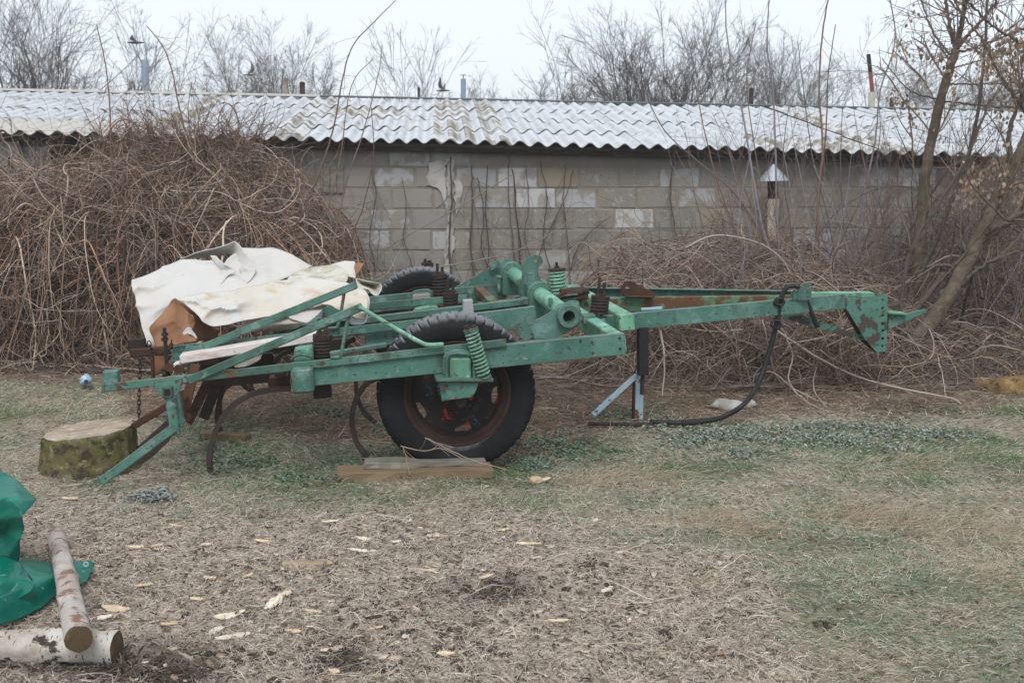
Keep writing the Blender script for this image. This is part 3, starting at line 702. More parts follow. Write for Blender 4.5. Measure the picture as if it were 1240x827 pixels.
# --- drawbar triangle
channel('drawbar_beam', M(723.5, 384, .92), M(1024, 356.5, 1.5), .098, .06, GP, cu)
beam('drawbar_beam', M(699, 361.5, 1.55), M(1002, 357.5, 1.75), .095, .07, MRUSTG, cu)
channel('drawbar_beam', M(690, 348, 2.4), M(985, 353, 1.85), .10, .06, GP, cu, .007, 'far')
beam('drawbar_beam', M(970, 355.2, 1.66), M(1060, 355, 1.62), .03, .12, GPL, cu)
plate('lug_plate', [(752.5, 358), (752, 348), (757, 340.6), (763, 340), (791, 353.5), (792, 359)], 1.54, .018, MRUST, cu, [(760, 349, .016)])
beam('lug_base', M(757, 357.8, 1.52), M(794, 358.6, 1.52), .012, .1, MRUST, cu)
plate('blue_scrap', [(776, 373), (804, 371), (801, 375), (777, 376)], 1.1, .004, MBLUE, cu)
# --- hitch end
plate('hose_bracket', [(960, 353), (975.7, 342.7), (982.7, 343), (982.7, 363.5), (960.5, 363.5)], 1.36, .012, GP, cu, [(964.7, 352, .010), (975, 346.4, .008), (975, 352.4, .010)])
plate('hose_bracket', [(958, 356), (975.7, 344), (981, 344), (981, 362), (959, 366)], 1.47, .012, GP, cu)
GPH = mat('green_paint_scuffed', GREEN, .6, 0, [(3.5, .42, .7, (GREEN[0] * 1.9, GREEN[1] * 1.3, GREEN[2] * 1.45), 5), (9, .53, .56, (.06, .05, .045), 9), (26, .6, .64, (.12, .055, .03), 6)], (45, .35, .002))
plate('hitch_plate', [(1018, 362), (1075, 357), (1074, 424), (1062, 427), (1047, 410)], 1.50, .014, GPH, cu, [(1069, 363.4, .008), (1069, 373, .010), (1069, 382, .011), (1069, 392, .013), (1069, 400.6, .011), (1069, 410, .011), (1068.6, 419, .009)])
plate('hitch_plate', [(1018, 364), (1075, 359), (1074, 424), (1060, 427), (1044, 414), (1020, 372)], 1.64, .014, MDARK, cu)
beam('hitch_web', M(1072.5, 357, 1.515), M(1075.3, 357, 1.515), .36, .12, GPH, cu)
plate('lower_strut', [(947, 381), (970, 381), (1004, 393), (1047, 407), (1049, 413), (1003, 402), (965, 390), (947, 384)], 1.56, .05, GPH, cu)
plate('tongue', [(1075.6, 379), (1100, 380), (1108, 377.5), (1122, 374.8), (1123, 378), (1106, 386), (1092, 392), (1075.6, 400)], 1.55, .03, GP, cu)
beam('tongue_top', M(1076, 378, 1.5), M(1101, 380, 1.5), .014, .13, GPL, cu)
H = MM([(968, 347), (959, 346.5), (951, 350), (944.5, 366), (941, 389), (932, 424)], 1.34)
H += [M(918.5, 464, 1.28)]
for u, v, z in ((901, 489, .12), (877, 504, .045), (852, 510, .03), (822, 512, .025), (787, 511, .02)): H.append(G(u, v, z))
tube('hydraulic_hose', H, .0165, MBLK, cu, 8, 12)
q_ = G(835, 511, .027); cyl('hose_sleeve', G(850, 510.5, .03), G(826, 512, .027), .020, MDARK, cu, 12)
tube('hydraulic_hose', MM([(976, 362), (981, 375), (990, 396)], 1.42), .018, MBLK, cu, 8, 10)
tube('wire_tie', MM([(940, 362), (947, 362), (949, 367), (944, 370), (938, 367), (940, 362)], 1.31), .010, MBLK, cu, 5, 6)
tube('wire_tie', MM([(936, 388), (943, 389), (945, 395), (940, 398), (934, 394), (936, 388)], 1.31), .008, MBLK, cu, 5, 6)
# --- front prop stand
gq = lambda u, v: G(u, v, .0)
beam('prop_post', M(773.6, 397, 1.0), M(785.6, 396.5, 1.0), .30, .06, MBLK, cu)
beam('prop_post', M(777.5, 440, 1.02), M(781.5, 440, 1.02), .20, .03, MDARK, cu)
g0 = G(773, 509); ww = (g0 - W0).dot(AX)
plate('prop_leg', [(770, 449), (780, 449), (778.5, 507.5), (769, 508)], ww, .006, MBLUE, cu)
plate('prop_leg', [(768, 455), (770, 449), (770.3, 508), (766.5, 508)], ww + .002, .04, MRUST, cu)
beam('prop_strut', M(716, 500.5, ww), M(771.5, 450, ww), .036, .012, MBLUE, cu)
cyl('prop_foot', G(712, 513, .015), G(790, 514, .015), .012, MDARK, cu, 8)
# --- raised arms and rods
beam('lift_arm', M(244, 416.5, .46), M(430, 341, .46), .041, .014, GP, cu)
beam('lift_arm', M(225, 457, -.045), M(437, 367, -.045), .041, .014, GP, cu)
tube('lift_rod', MM([(434, 371), (480, 398.5), (505, 412.5), (518, 417.5), (537, 417)], -.05), .0115, GPL, cu, 6, 8)
tube('rod_handle', MM([(423, 380), (418.5, 400), (413.5, 427), (410.5, 432), (400, 432.7)], -.02), .009, GPW, cu, 6, 8)
tube('rod_handle', MM([(417.5, 350), (413.6, 374), (409.5, 393), (406, 397), (397, 397.6)], .48), .009, GPW, cu, 6, 8)
# --- rear end
beam('end_box', M(123, 450.5, -.0), M(142, 449.5, -.0), .062, .07, GP, cu)
plate('end_cap', [(122.6, 465), (126.5, 464.6), (126.5, 475), (122.8, 475.4)], -.026, .05, GPW, cu)
plate('jack_bracket', [(185.5, 461.5), (221, 458), (220, 469), (214, 479), (204, 481), (193, 479), (187, 470)], -.03, .008, GPW, cu, [(215, 461.5, .006)])
sq = [(198.5, 471.5), (206, 470.8), (206.2, 479), (198.7, 479.7)]
plate('jack_socket', [(196.3, 469), (208.4, 468), (208.6, 481.3), (196.5, 482.3)], -.06, .035, GPW, cu, bv=.002)
plate('bore_dark_plate', sq, -.0615, .03, MBLK, cu, bv=0)  # black plate on the socket face, for the darkness inside its bore
plate('jack_leg', [(199, 481), (213, 480), (217.5, 526), (206.5, 528)], -.035, .045, GPW, cu, bv=.004)
plate('jack_flange', [(212, 502), (219, 502), (225, 510), (222, 514), (214, 515)], -.02, .02, GPW, cu)
tip = G(118, 587, .01); wt = (tip - W0).dot(AX)
beam('rear_strut', M(118, 580, -.06), M(207, 514, -.06), .045, .02, GPW, cu)
plate('tine_share', [(166, 560), (180, 545), (212, 520), (205, 534), (186, 552), (172, 562)], .05, .02, MTINE, cu)
beam('harrow_bar', M(158, 514, .42), M(203, 487, .42), .035, .04, MRUST, cu)
beam('harrow_bar', M(166, 541, .25), M(206, 505, .25), .035, .03, MTINE, cu)
cyl('threaded_rod', M(199, 397, .33), M(203, 456, .33), .010, MDARK, cu, 10)
for v in (403, 409, 446): cyl('nut', M(199.4, v, .33), M(199.7, v + 3.5, .33), .020, MDARK, cu, 6, smooth=False)
beam('harrow_bar', M(156, 424, .5), M(200, 420.5, .5), .042, .05, MRUST, cu)
beam('harrow_bar', M(154, 412, .75), M(176, 410, .75), .06, .05, MDARK, cu)
beam('harrow_bar', M(182, 432, .5), M(186, 432, .5), .15, .03, MRUST, cu)
plate('rear_bracket', [(210, 419), (226, 417), (222, 430), (222, 452), (214, 452), (206, 436)], .5, .02, GPW, cu)
# links of chain
def chain(pts, n, name='chain_link'):
    Q = crom(pts, 40); L_ = [0]
    for a, b2 in zip(Q, Q[1:]): L_.append(L_[-1] + (b2 - a).length)
    for i in range(n):
        t = L_[-1] * (i + .5) / n; k = max(j for j in range(len(L_)) if L_[j] <= t); k = min(k, len(Q) - 2)
        d = (Q[k + 1] - Q[k]).normalized(); c = Q[k]; s = AX if i % 2 else MX; s = (s - d * s.dot(d)).normalized(); l = L_[-1] / n * .75
        ring = [c + d * (l * math.cos(a)) + s * (.009 * math.sin(a)) for a in [2 * math.pi * j / 10 for j in range(11)]]
        tube(name, ring, .003, MDARK, cu, S=5, smooth_path=False)
chain(MM([(170, 430), (169, 455), (168.5, 480), (168, 507)], .45), 14)
chain(MM([(180, 414), (186, 426), (196, 428), (206, 422), (208, 412)], .40), 10)
# rusty clutter of the rear gang: vertical shanks and braces behind the jack
for a, b2, w_, wd, mt in (((231, 440), (216, 500), .35, .05, MRUSTG), ((250, 452), (222, 510), .55, .05, MRUST), ((262, 448), (240, 505), .8, .06, MDARK), ((213, 455), (223, 508), .2, .05, GPW),
        ((205, 452), (211, 480), .35, .04, MRUST), ((226, 425), (226, 470), .6, .04, GPW), ((300, 440), (250, 478), 1.0, .05, MDARK), ((240, 432), (262, 428), .7, .06, MRUST)):
    beam('shank', M(*a, w_), M(*b2, w_), wd, .04, mt, cu)
for u, v, w_ in ((226, 505, .3), (240, 488, .5), (222, 478, .3), (216, 447, .3), (205, 445, .3)):
    cyl('nut', M(u, v, w_ - .03), M(u, v, w_ + .02), .026, MRUST, cu, 6, smooth=False)
# --- spring tines: clamp end, big C, point in the soil
def tine(pts, w_, wd=.045, th=.026): return flatbar('tine', MM(pts, w_), wd, th, MTINE, cu)
T1 = [(352, 470), (332, 471), (306, 477), (283, 490), (267, 509), (257, 535), (253.5, 557), (255, 571)]
tine(T1, .10, .05)
tine([(455, 458), (443, 465), (431, 484), (426, 508), (430, 530), (437, 544), (446, 552)], .30, .05)
tine([(433, 440), (431, 460), (433, 482), (442, 500), (455, 512)], 1.1, .05)
T2 = [(302, 452), (283, 458), (270, 474), (264, 495), (264, 512), (268, 522)]
tine(T2, .85); tine([(272, 450), (268, 470), (266, 492), (268, 512)], 1.3)
tine([(288, 440), (290, 455), (297, 468), (308, 474)], 1.6)
for du, w_ in ((0, 1.3), (28, 1.9), (-24, 2.3)):
    tine([(352 + du, 425), (340 + du, 430), (330 + du, 444), (327 + du, 460), (330 + du, 474)], w_)
    tine([(430 + du, 410), (420 + du, 416), (412 + du, 430), (411 + du, 444), (416 + du, 456)], w_ + .1)
for a, b2, w_ in (((240, 436), (330, 428), 1.0), ((250, 455), (350, 446), .55), ((260, 422), (420, 410), 1.9)):
    beam('tine_bar', M(*a, w_), M(*b2, w_), .07, .06, MDARK, cu)
# ------------------------------------------------------------------ white linoleum heap lying on the frame
MLINO = mat('white_linoleum', (.50, .487, .465), .6, 0, [(1.6, .5, .66, (.50, .475, .435), 6), (18, .66, .72, (.45, .41, .35), 6)], (9, .5, .01))
MLINOS = mat('stained_linoleum', (.52, .50, .47), .6, 0, [(1.6, .45, .6, (.50, .455, .39), 6), (5, .55, .63, (.46, .38, .27), 8), (7, .6, .64, (.50, .52, .53), 7), (22, .64, .70, (.36, .30, .22), 6)], (9, .6, .01))
MLINOD = mat('mildewed_linoleum', (.50, .48, .42), .8, 0, [(7, .45, .6, (.33, .31, .24), 8), (3, .55, .65, (.68, .66, .62), 6)], (20, .3, .003))
MCARD = mat('brown_backing', (.27, .15, .09), .85, 0, [(3, .4, .7, (.20, .10, .058), 6, (4, 4, 1))], (30, .3, .003))
tarp = thing('linoleum_sheet', M(300, 400, .9), 'crumpled white linoleum with a brown backing heaped over the rear frame', 'linoleum')
def facets(name, pts, faces, mt, parent, lv=4, th=.004, crease=.35, noise=.0065, back=None):
    me = bpy.data.meshes.new(name); c = sum((Vector(p) for p in pts), Vector()) / len(pts)
    me.from_pydata([tuple(Vector(p) - c) for p in pts], [], faces); me.materials.append(mt)
    bm = bmesh.new(); bm.from_mesh(me)
    bmesh.ops.recalc_face_normals(bm, faces=bm.faces)
    vw = camo.location - c; tot = sum((f_.normal.dot(vw) * f_.calc_area() for f_ in bm.faces))
    if tot < 0: bmesh.ops.reverse_faces(bm, faces=bm.faces[:])
    cl = bm.edges.layers.float.get('crease_edge') or bm.edges.layers.float.new('crease_edge')
    for e in bm.edges: e[cl] = crease
    bm.to_mesh(me); bm.free()
    if back: me.materials.append(back)
    o = link(name, me, parent, c - (wloc(parent) if parent else Vector()))
    s = o.modifiers.new('s', 'SUBSURF'); s.levels = s.render_levels = min(lv + 1, 4)
    dg = bpy.context.evaluated_depsgraph_get(); ev = bpy.data.meshes.new_from_object(o.evaluated_get(dg)); o.modifiers.clear(); o.data = ev; ev.name = name
    n = len(ev.vertices); co = np.empty(n * 3, np.float32); ev.vertices.foreach_get('co', co); co = co.reshape(-1, 3)
    nn = (vn(co[:, 0] + co[:, 2] * .7, co[:, 1] + co[:, 2], 9, 5) - .5) + .5 * (vn(co[:, 0] - co[:, 2], co[:, 1] + co[:, 2], 24, 6) - .5)
    rd = lambda fr, sd, a, b_: (1 - np.abs(2 * vn(co[:, 0] * a + co[:, 2] * b_ + co[:, 1] * .5, co[:, 2] * a - co[:, 0] * b_ + co[:, 1] * .3, fr, sd) - 1)) ** 3
    rr_ = rd(4.0, 15, .8, .6) * .9 + rd(8, 16, .3, .95) * .5
    co[:, 1] -= (rr_ - .3) * noise * 8 - nn * noise * 2.5; co[:, 2] += nn * noise + rr_ * noise * 2; ev.vertices.foreach_set('co', co.ravel())
    for p in ev.polygons: p.use_smooth = True
    ev.set_sharp_from_angle(angle=.9)
    so_ = o.modifiers.new('t', 'SOLIDIFY'); so_.thickness = th; so_.offset = -1 
    if back: so_.material_offset = 1; so_.material_offset_rim = 0; so_.offset = 0
    return o
def FP(d): return [M(u, v, w_ + .22) for u, v, w_ in d]
# rear big sheet: left flap, top fold, right slope
p = FP([(161, 341, .75), (192, 327.5, .95), (221, 315.5, 1.15), (256, 318, 1.0), (262, 316, 1.05), (270, 324, .95), (292, 300.5, 1.3), (329, 300.5, 1.3), (356, 311, 1.25), (380, 325, 1.2),  # 0-9 top
        (165, 372, .6), (172, 398, .5), (180, 420, .42), (189, 421, .46), (187, 404, .48), (212, 364, .50), (240, 375, .52), (267, 333, .82), (285, 331, .98), (311, 327, .92), (303, 348, .75), (255, 360, .62), # 10-21
        (288, 358, .66), (330, 345, .8), (365, 330, 1.0), (236, 340, .72), (200, 350, .68), (180, 385, .52)])
f = [(0, 1, 26, 10), (1, 2, 25, 26), (2, 3, 17, 25), (3, 4, 5, 17), (5, 18, 17), (5, 6, 19, 18), (6, 7, 19), (7, 8, 24, 23), (8, 9, 24), (7, 23, 19), (19, 23, 20), (18, 19, 20), (17, 18, 20), (17, 20, 22, 21), (25, 17, 21),
     (20, 23, 22), (26, 25, 21, 15), (10, 26, 15, 27), (27, 15, 14), (10, 27, 11), (11, 27, 14), (11, 14, 13, 12), (15, 21, 16)]
facets('sheet', p, f, MLINO, tarp, 3, crease=.55, back=MCARD)
# top fold that doubles over, dark gap beneath
p = FP([(219, 315, 1.18), (246, 306.5, 1.1), (284, 294.5, 1.15), (289, 297, 1.12), (312, 327, .86), (293, 333, .95), (288, 318, 1.08), (284, 308, 1.2), (262, 312, 1.25), (238, 315, 1.22), (300, 346, .75)])
facets('folded_edge', p, [(0, 1, 8, 9), (1, 2, 7, 8), (2, 3, 6, 7), (3, 4, 5, 6), (4, 10, 5)], MLINO, tarp, 3, crease=.5)
p = FP([(255, 312, .98), (262, 311.5, .94), (272, 322, .80), (287, 330, .86), (276, 334, .78), (262, 352, .70), (250, 360, .66), (262, 336, .80), (268, 328, .86)])
facets('folded_edge', p, [(0, 1, 2, 8), (2, 3, 4, 8), (4, 5, 7, 8), (5, 6, 7)], MLINO, tarp, 3, crease=.5)
# front apron with stains
p = FP([(214, 363, .44), (243, 358, .52), (290, 352, .60), (335, 344, .66), (372, 338, .7), (410, 342, .66), (430, 346, .6), (441, 356, .52),
        (236, 378, .36), (262, 375, .40), (300, 370, .42), (342, 366, .46), (380, 362, .48), (412, 358, .5), (436, 368, .42),
        (257, 396.5, .30), (285, 392, .32), (311, 387, .34), (345, 382, .38), (372, 376, .42), (400, 371, .44), (421, 383, .40), (444, 392, .38), (447, 366, .42), (246, 390, .3)])
f = [(0, 1, 9, 8), (1, 2, 10, 9), (2, 3, 11, 10), (3, 4, 12, 11), (4, 5, 13, 12), (5, 6, 14, 13), (6, 7, 23, 14), (8, 9, 15, 24), (9, 10, 16, 15), (10, 11, 17, 16), (11, 12, 18, 17), (12, 13, 19, 18), (13, 14, 20, 19), (14, 21, 20), (14, 23, 22, 21)]
facets('apron', p, f, MLINOS, tarp, 3, crease=.3, noise=.008, back=MLINOD)
# mildewed fold between the two
p = FP([(346, 340, .68), (360, 329, .9), (382, 325, 1.0), (408, 322, .95), (424, 334, .8), (420, 345, .66), (385, 347, .62), (352, 350, .6)])
facets('mildewed_fold', p, [(0, 1, 6, 7), (1, 2, 6), (2, 3, 5, 6), (3, 4, 5)], MLINOD, tarp, 3)
# right end: white corner, curled brown tip, grey mouth
p = FP([(398, 323, 1.0), (417, 316, .95), (429, 317, .9), (440, 319, .9), (432, 325, .88), (431, 338, .8), (424, 336, .78), (408, 328, .85)])
facets('sheet_corner', p, [(0, 1, 7), (1, 2, 6, 7), (2, 4, 5, 6)], MLINO, tarp, 3, crease=.6)
p = FP([(427, 322, .87), (433, 318.5, .9), (441, 319, .92), (437, 326, .86), (431.5, 334, .8)])
facets('curled_tip', p, [(0, 1, 2, 3), (0, 3, 4)], MCARD, tarp, 3, crease=.6)
p = FP([(431, 338, .70), (446, 342, .66), (460, 345, .66), (463, 350, .62), (458, 359, .60), (452, 358, .6), (447, 352, .62), (440, 350, .6), (450, 347, .8), (434, 352, .62), (438, 344, .78)])
facets('open_end', p, [(0, 1, 10), (1, 2, 8, 10), (2, 3, 4, 8), (4, 5, 6, 8), (6, 7, 10, 8), (7, 9, 0, 10)], MLINOD, tarp, 3, crease=.4)
p = FP([(436, 350, .52), (443, 353, .48), (448, 363, .44), (446, 378, .42), (444, 394, .40), (424, 394, .42), (420, 380, .40), (424, 366, .42), (430, 358, .44)])
facets('hanging_end', p, [(0, 1, 7, 8), (1, 2, 6, 7), (2, 3, 5, 6), (3, 4, 5)], MLINO, tarp, 3, crease=.25)
# lower folds under the arms
p = FP([(300, 389, .5), (322, 384, .46), (345, 384, .44), (371, 393, .40), (362, 399, .42), (340, 402, .46), (310, 404, .5), (285, 400, .52), (330, 393, .36)])
facets('lower_fold', p, [(0, 1, 8, 6), (1, 2, 3, 8), (3, 4, 5, 8), (5, 6, 8), (0, 6, 7)], MLINOD, tarp, 3)
p = FP([(340, 376, .40), (372, 372, .42), (398, 368, .46), (385, 382, .38), (372, 393, .36), (350, 386, .38)])
facets('lower_fold', p, [(0, 1, 5), (1, 3, 4, 5), (1, 2, 3)], MLINO, tarp, 3)
p = FP([(284, 432, .6), (300, 425, .6), (318, 424, .6), (316, 436, .56), (300, 444, .52), (283, 446, .54)])
facets('lower_fold', p, [(0, 1, 4, 5), (1, 2, 3, 4)], MLINOD, tarp, 2)
# the brown tent at the left and the dark hollow beside it
p = FP([(214, 362.5, .47), (181, 399, .42), (189, 421, .38), (215, 418, .34), (239.5, 414, .34), (234, 400, .36), (229, 381, .38), (222, 400, .34), (210, 390, .35), (208, 418, .36)])
facets('brown_backing', p, [(0, 1, 8), (1, 2, 9, 8), (8, 9, 3, 7), (0, 8, 7), (0, 7, 6), (6, 7, 5), (7, 3, 4, 5)], MCARD, tarp, 3, crease=.6)
p = FP([(214, 362.5, .5), (229, 381, .42), (240, 414, .5), (268, 412, .6), (256, 397, .5), (240, 378, .5)])
facets('brown_backing', p, [(0, 1, 5), (1, 2, 3, 4, 5)], MCARD, tarp, 2, crease=.6)
p = FP([(226, 380, .34), (233, 384, .30), (236, 392, .32), (231, 402, .34), (228, 392, .33)])
facets('torn_curl', p, [(0, 1, 4), (1, 2, 3, 4)], MCARD, tarp, 2)
p = FP([(218, 408, .33), (224, 399, .32), (229, 397, .32), (240, 413, .33), (230, 406, .31)])
facets('torn_curl', p, [(0, 1, 4), (1, 2, 3, 4)], MLINO, tarp, 2)
p = FP([(183, 418, .42), (200, 420, .40), (199, 450, .42), (186, 457, .42)])
facets('hanging_scrap', p, [(0, 1, 2, 3)], MCARD, tarp, 2, crease=.9)
# board lying under the arms
wb = thing('board', M(300, 430, .4), 'long board with peeling whitish paint lying across the rear frame', 'board')
beam('plank', M(217, 431, .36), M(384, 403.5, .36), .044, .12, MPINK, wb, AX, .003)
wb2 = tag(beam('board', M(209, 441, .3), M(216, 440, .3), .05, .1, MPINK, None, AX, .004), 'broken stub of white board beside the threaded rod', 'board')

# ------------------------------------------------------------------ timber under the wheel and about the ground
MCHW = mat('split_firewood', (.42, .35, .26), .9, 0, [(4, .4, .6, (.26, .20, .145), 8, (1, 7, 7)), (9, .6, .68, (.12, .09, .07), 6)], (8, .7, .006, (1, 10, 10)))
def lumber(name, a, b2, h, t, z0, mt, label, cat='plank', seed=0, rough=.006):
    a = G(*a); b2 = G(*b2); d = (b2 - a).normalized(); o = Vector((-d.y, d.x, 0)); r = random.Random(seed); n = 8; V = []
    for i in range(n + 1):
        p = a.lerp(b2, i / n)
        for q in ((0, 0), (0, 1), (1, 1), (1, 0)):
            V.append(p + o * (t * q[0] + r.uniform(-rough, rough)) + UPZ * (z0 + h * q[1] + r.uniform(-rough, rough) * .6) + (d * r.uniform(-.012, .012) if i in (0, n) else Vector()))
    Fc = [(i * 4 + j, i * 4 + (j + 1) % 4, (i + 1) * 4 + (j + 1) % 4, (i + 1) * 4 + j) for i in range(n) for j in range(4)] + [(3, 2, 1, 0), tuple(range(n * 4, n * 4 + 4))]
    o_ = part(name, V, Fc, mt); bevel(o_, .003); return tag(o_, label, cat)
lumber('plank', (409, 583), (597, 577), .052, .16, -.01, MWOODY, 'yellowish rough plank on the grass beneath the grey one at the wheel', seed=1)
lumber('plank', (442, 578), (588, 573), .030, .13, .042, MWOODG, 'grey weathered plank directly under the near wheel', seed=2)
lumber('plank', (242, 533), (298, 536), .05, .06, -.005, MWOODY, 'short pale plank offcut on the grass behind the tines', seed=4)
lumber('plank', (184, 504), (222, 503), .05, .10, 0, MWOODG, 'short grey slab of wood on the grass behind the rear jack', seed=5)
lumber('plank', (341, 691), (392, 690), .026, .045, .004, MCHW, 'split piece of firewood lying in the middle of the mulch', 'firewood', seed=6, rough=.009)
def rock(name, u, v, sx, sy, sz, mt, label, cat='stone', seed=0, z=0):
    bm = bmesh.new(); bmesh.ops.create_icosphere(bm, subdivisions=3, radius=1); r = random.Random(seed); o = [r.uniform(0, 9) for _ in range(3)]
    from mathutils import noise
    for q in bm.verts:
        n = noise.noise(q.co * 1.2 + Vector(o)) * .35 + noise.noise(q.co * 4 + Vector(o)) * .08
        q.co *= 1 + n; q.co = Vector((q.co.x * sx, q.co.y * sy, max(q.co.z, -.4) * sz))
    me = bpy.data.meshes.new(name); bm.to_mesh(me); bm.free(); me.materials.append(mt)
    for p_ in me.polygons: p_.use_smooth = True
    c = G(u, v); return tag(link(name, me, None, (c.x, c.y + sy * .6, z)), label, cat)
MSTN = mat('pale_stone', (.36, .35, .33), .95, 0, [(9, .5, .6, (.25, .24, .21), 6)], (25, .7, .005))
MSTM = mat('ochre_mossy_stone', (.19, .12, .055), .95, 0, [(5, .45, .6, (.10, .10, .035), 7), (9, .55, .62, (.26, .18, .09), 6), (16, .55, .65, (.06, .05, .03), 6)], (18, 1, .02))
rock('stone', 884, 493, .12, .09, .045, MSTN, 'flat pale stone behind the hanging black hose', seed=2)
rock('stone', 908, 490, .05, .05, .03, MSTN, 'small pale stone right beside the flat one', seed=3)
rock('stone', 1228, 477, .16, .12, .13, MSTM, 'ochre moss-grown stone at the end of the fallen trunk', seed=4)
rock('stone', 1192, 469, .09, .08, .06, MSTM, 'small mossy stone lying before the fallen trunk', seed=6)
rock('stone', 1142, 468, .04, .04, .02, MSTN, 'tiny pale stone on the litter near the leaning trunk', seed=7)
rock('stone', 1070, 462, .04, .04, .035, mat('blue_plastic', (.05, .11, .28), .5), 'crumpled scrap of blue plastic under the hitch', 'plastic scrap', seed=8).name = 'plastic_scrap'
rock('stone', 648, 583, .035, .03, .022, mat('cut_wood', (.42, .33, .22), .85, 0, [(10, .5, .6, (.36, .25, .14), 5)]), 'pale chunk of cut wood on the grass right of the wheel', 'wood chunk', seed=9).name = 'wood_chunk'
# crushed bottle
bt = thing('bottle', G(104, 462), 'crushed pale blue plastic bottle at the edge of the tangled vines', 'bottle')
MBT = mat('pale_blue_plastic', (.30, .42, .52), .3, 0, [(14, .5, .6, (.55, .62, .68), 4)], (20, .5, .006))
c = G(104, 461, .05); lathe('body', [(.001, -.10), (.035, -.098), (.042, -.085), (.040, -.04), (.034, -.02), (.041, .01), (.040, .05), (.02, .085), (.014, .1)], c, Vector((.35, -.9, .1)).normalized(), MBT, bt, 20, lambda i, j, r: r * (1 + .14 * math.sin(i * 1.3 + j)))
cyl('cap', c + Vector((.35, -.9, .1)).normalized() * .1, c + Vector((.35, -.9, .1)).normalized() * .118, .016, mat('dark_cap', (.03, .03, .04), .5), bt, 12)

# ------------------------------------------------------------------ mossy stump
MBK = mat('mossy_bark', (.115, .10, .055), .95, 0, [(11, .45, .58, (.105, .105, .038), 8), (16, .50, .58, (.055, .045, .032), 8), (26, .56, .64, (.20, .18, .10), 8), (7, .58, .66, (.20, .17, .13), 7)], (14, 1.0, .02))
MTOP = mat('stump_top', (.36, .30, .24), .9, 0, [(8, .45, .6, (.27, .21, .16), 6), (14, .55, .62, (.45, .37, .27), 6), (5, .58, .66, (.24, .25, .2), 6)], (25, .6, .004))
sc_ = G(95, 579); sc_ = Vector((sc_.x - .02, sc_.y + .24, 0)); st = thing('tree_stump', sc_, 'broad mossy tree stump with a pale cut top behind the rear jack strut', 'stump')
from mathutils import noise as mn
rings = [(.275, -.03), (.268, .03), (.256, .08), (.25, .13), (.25, .18), (.246, .2), (.238, .207)]
V = []; n = 110
for r, z in rings:
    for i in range(n):
        a = 2 * math.pi * i / n; d = Vector((math.cos(a), math.sin(a), 0))
        rr = r * (1 + .09 * mn.noise(d * 1.3 + Vector((3, 0, z))) + .05 * mn.noise(Vector((d.x * 7, d.y * 7, z * 14))) + .035 * mn.noise(Vector((d.x * 18, d.y * 18, z * 30))))
        V.append(sc_ + d * rr + UPZ * (z + .025 * (d.x * .9) * (z > .1) + .006 * mn.noise(d * 4)))
Fc = [(k * n + i, k * n + (i + 1) % n, (k + 1) * n + (i + 1) % n, (k + 1) * n + i) for k in range(len(rings) - 1) for i in range(n)]
part('bark', V, Fc, MBK, st, True)
tp = V[-n:]; V2 = list(tp); cc = sum(tp, Vector()) / n; Fc = []
for k in range(1, 7):
    for i in range(n): V2.append(tp[i].lerp(cc, k / 7) + UPZ * (.006 * mn.noise((tp[i].lerp(cc, k / 7)) * 14) + .003))
V2.append(cc + UPZ * .003)
for k in range(6): Fc += [(k * n + i, k * n + (i + 1) % n, (k + 1) * n + (i + 1) % n, (k + 1) * n + i) for i in range(n)]
Fc += [(6 * n + i, 6 * n + (i + 1) % n, 7 * n) for i in range(n)]
part('cut_top', V2, Fc, MTOP, st, True)

# ------------------------------------------------------------------ logs and the green tarpaulin
MBIR = mat('birch_bark', (.47, .445, .41), .85, 0, [(5, .45, .6, (.33, .285, .24), 6), (7, .565, .60, (.05, .04, .035), 8, (1, 1, 2)), (30, .60, .64, (.10, .08, .065), 4, (2.5, 1, 1))], (18, .5, .004))
MPINE = mat('reddish_bark', (.36, .30, .265), .9, 0, [(4, .45, .62, (.44, .41, .385), 6), (14, .53, .60, (.21, .13, .095), 8), (24, .64, .70, (.07, .05, .04), 5)], (22, .8, .006))
MEND = mat('cut_log_end', (.085, .06, .038), .9, 0, [(12, .5, .6, (.05, .035, .024), 6), (6, .55, .64, (.17, .12, .065), 6)], (40, .6, .003))
def log(name, a, b2, ra, rb_, mt, label, seed=0, knots=()):
    t = thing(name, Vector((a.x, a.y, 0)), label, 'log'); n = 40; K = 60; d = (b2 - a).normalized(); s = d.orthogonal().normalized(); s2 = d.cross(s); V = []
    for k in range(K + 1):
        f = k / K; c = a.lerp(b2, f); r = ra + (rb_ - ra) * f
        for i in range(n):
            an = 2 * math.pi * i / n; dd = s * math.cos(an) + s2 * math.sin(an)
            x = r * (1 + .10 * mn.noise(dd * 1.5 + Vector((seed, f * 5, 0))) + .05 * mn.noise(dd * 6 + Vector((seed, f * 40, 0))))
            for kf, ka in knots:
                x += .014 * math.exp(-((f - kf) / .02) ** 2 - (((an - ka + math.pi) % (2 * math.pi) - math.pi) / .3) ** 2)
            V.append(c + dd * x + UPZ * .006 * math.sin(f * 7 + seed))
    part('bark', V, [(k * n + i, k * n + (i + 1) % n, (k + 1) * n + (i + 1) % n, (k + 1) * n + i) for k in range(K) for i in range(n)], mt, t, True)
    for base, sg in ((0, -1), (K * n, 1)):
        r_ = V[base:base + n]; c = sum(r_, Vector()) / n; V3 = list(r_) + [c.lerp(p_, .55) + d * sg * .002 for p_ in r_] + [c + d * sg * .003]
        part('cut_end', V3, [(i, (i + 1) % n, n + (i + 1) % n, n + i) for i in range(n)] + [(n + i, n + (i + 1) % n, 2 * n) for i in range(n)], MEND, t)
    return t
ga = G(140, 806); a_ = Vector((ga.x, ga.y + .02, .050)); gb = G(-90, 800); b2_ = Vector((gb.x, gb.y + .02, .052))
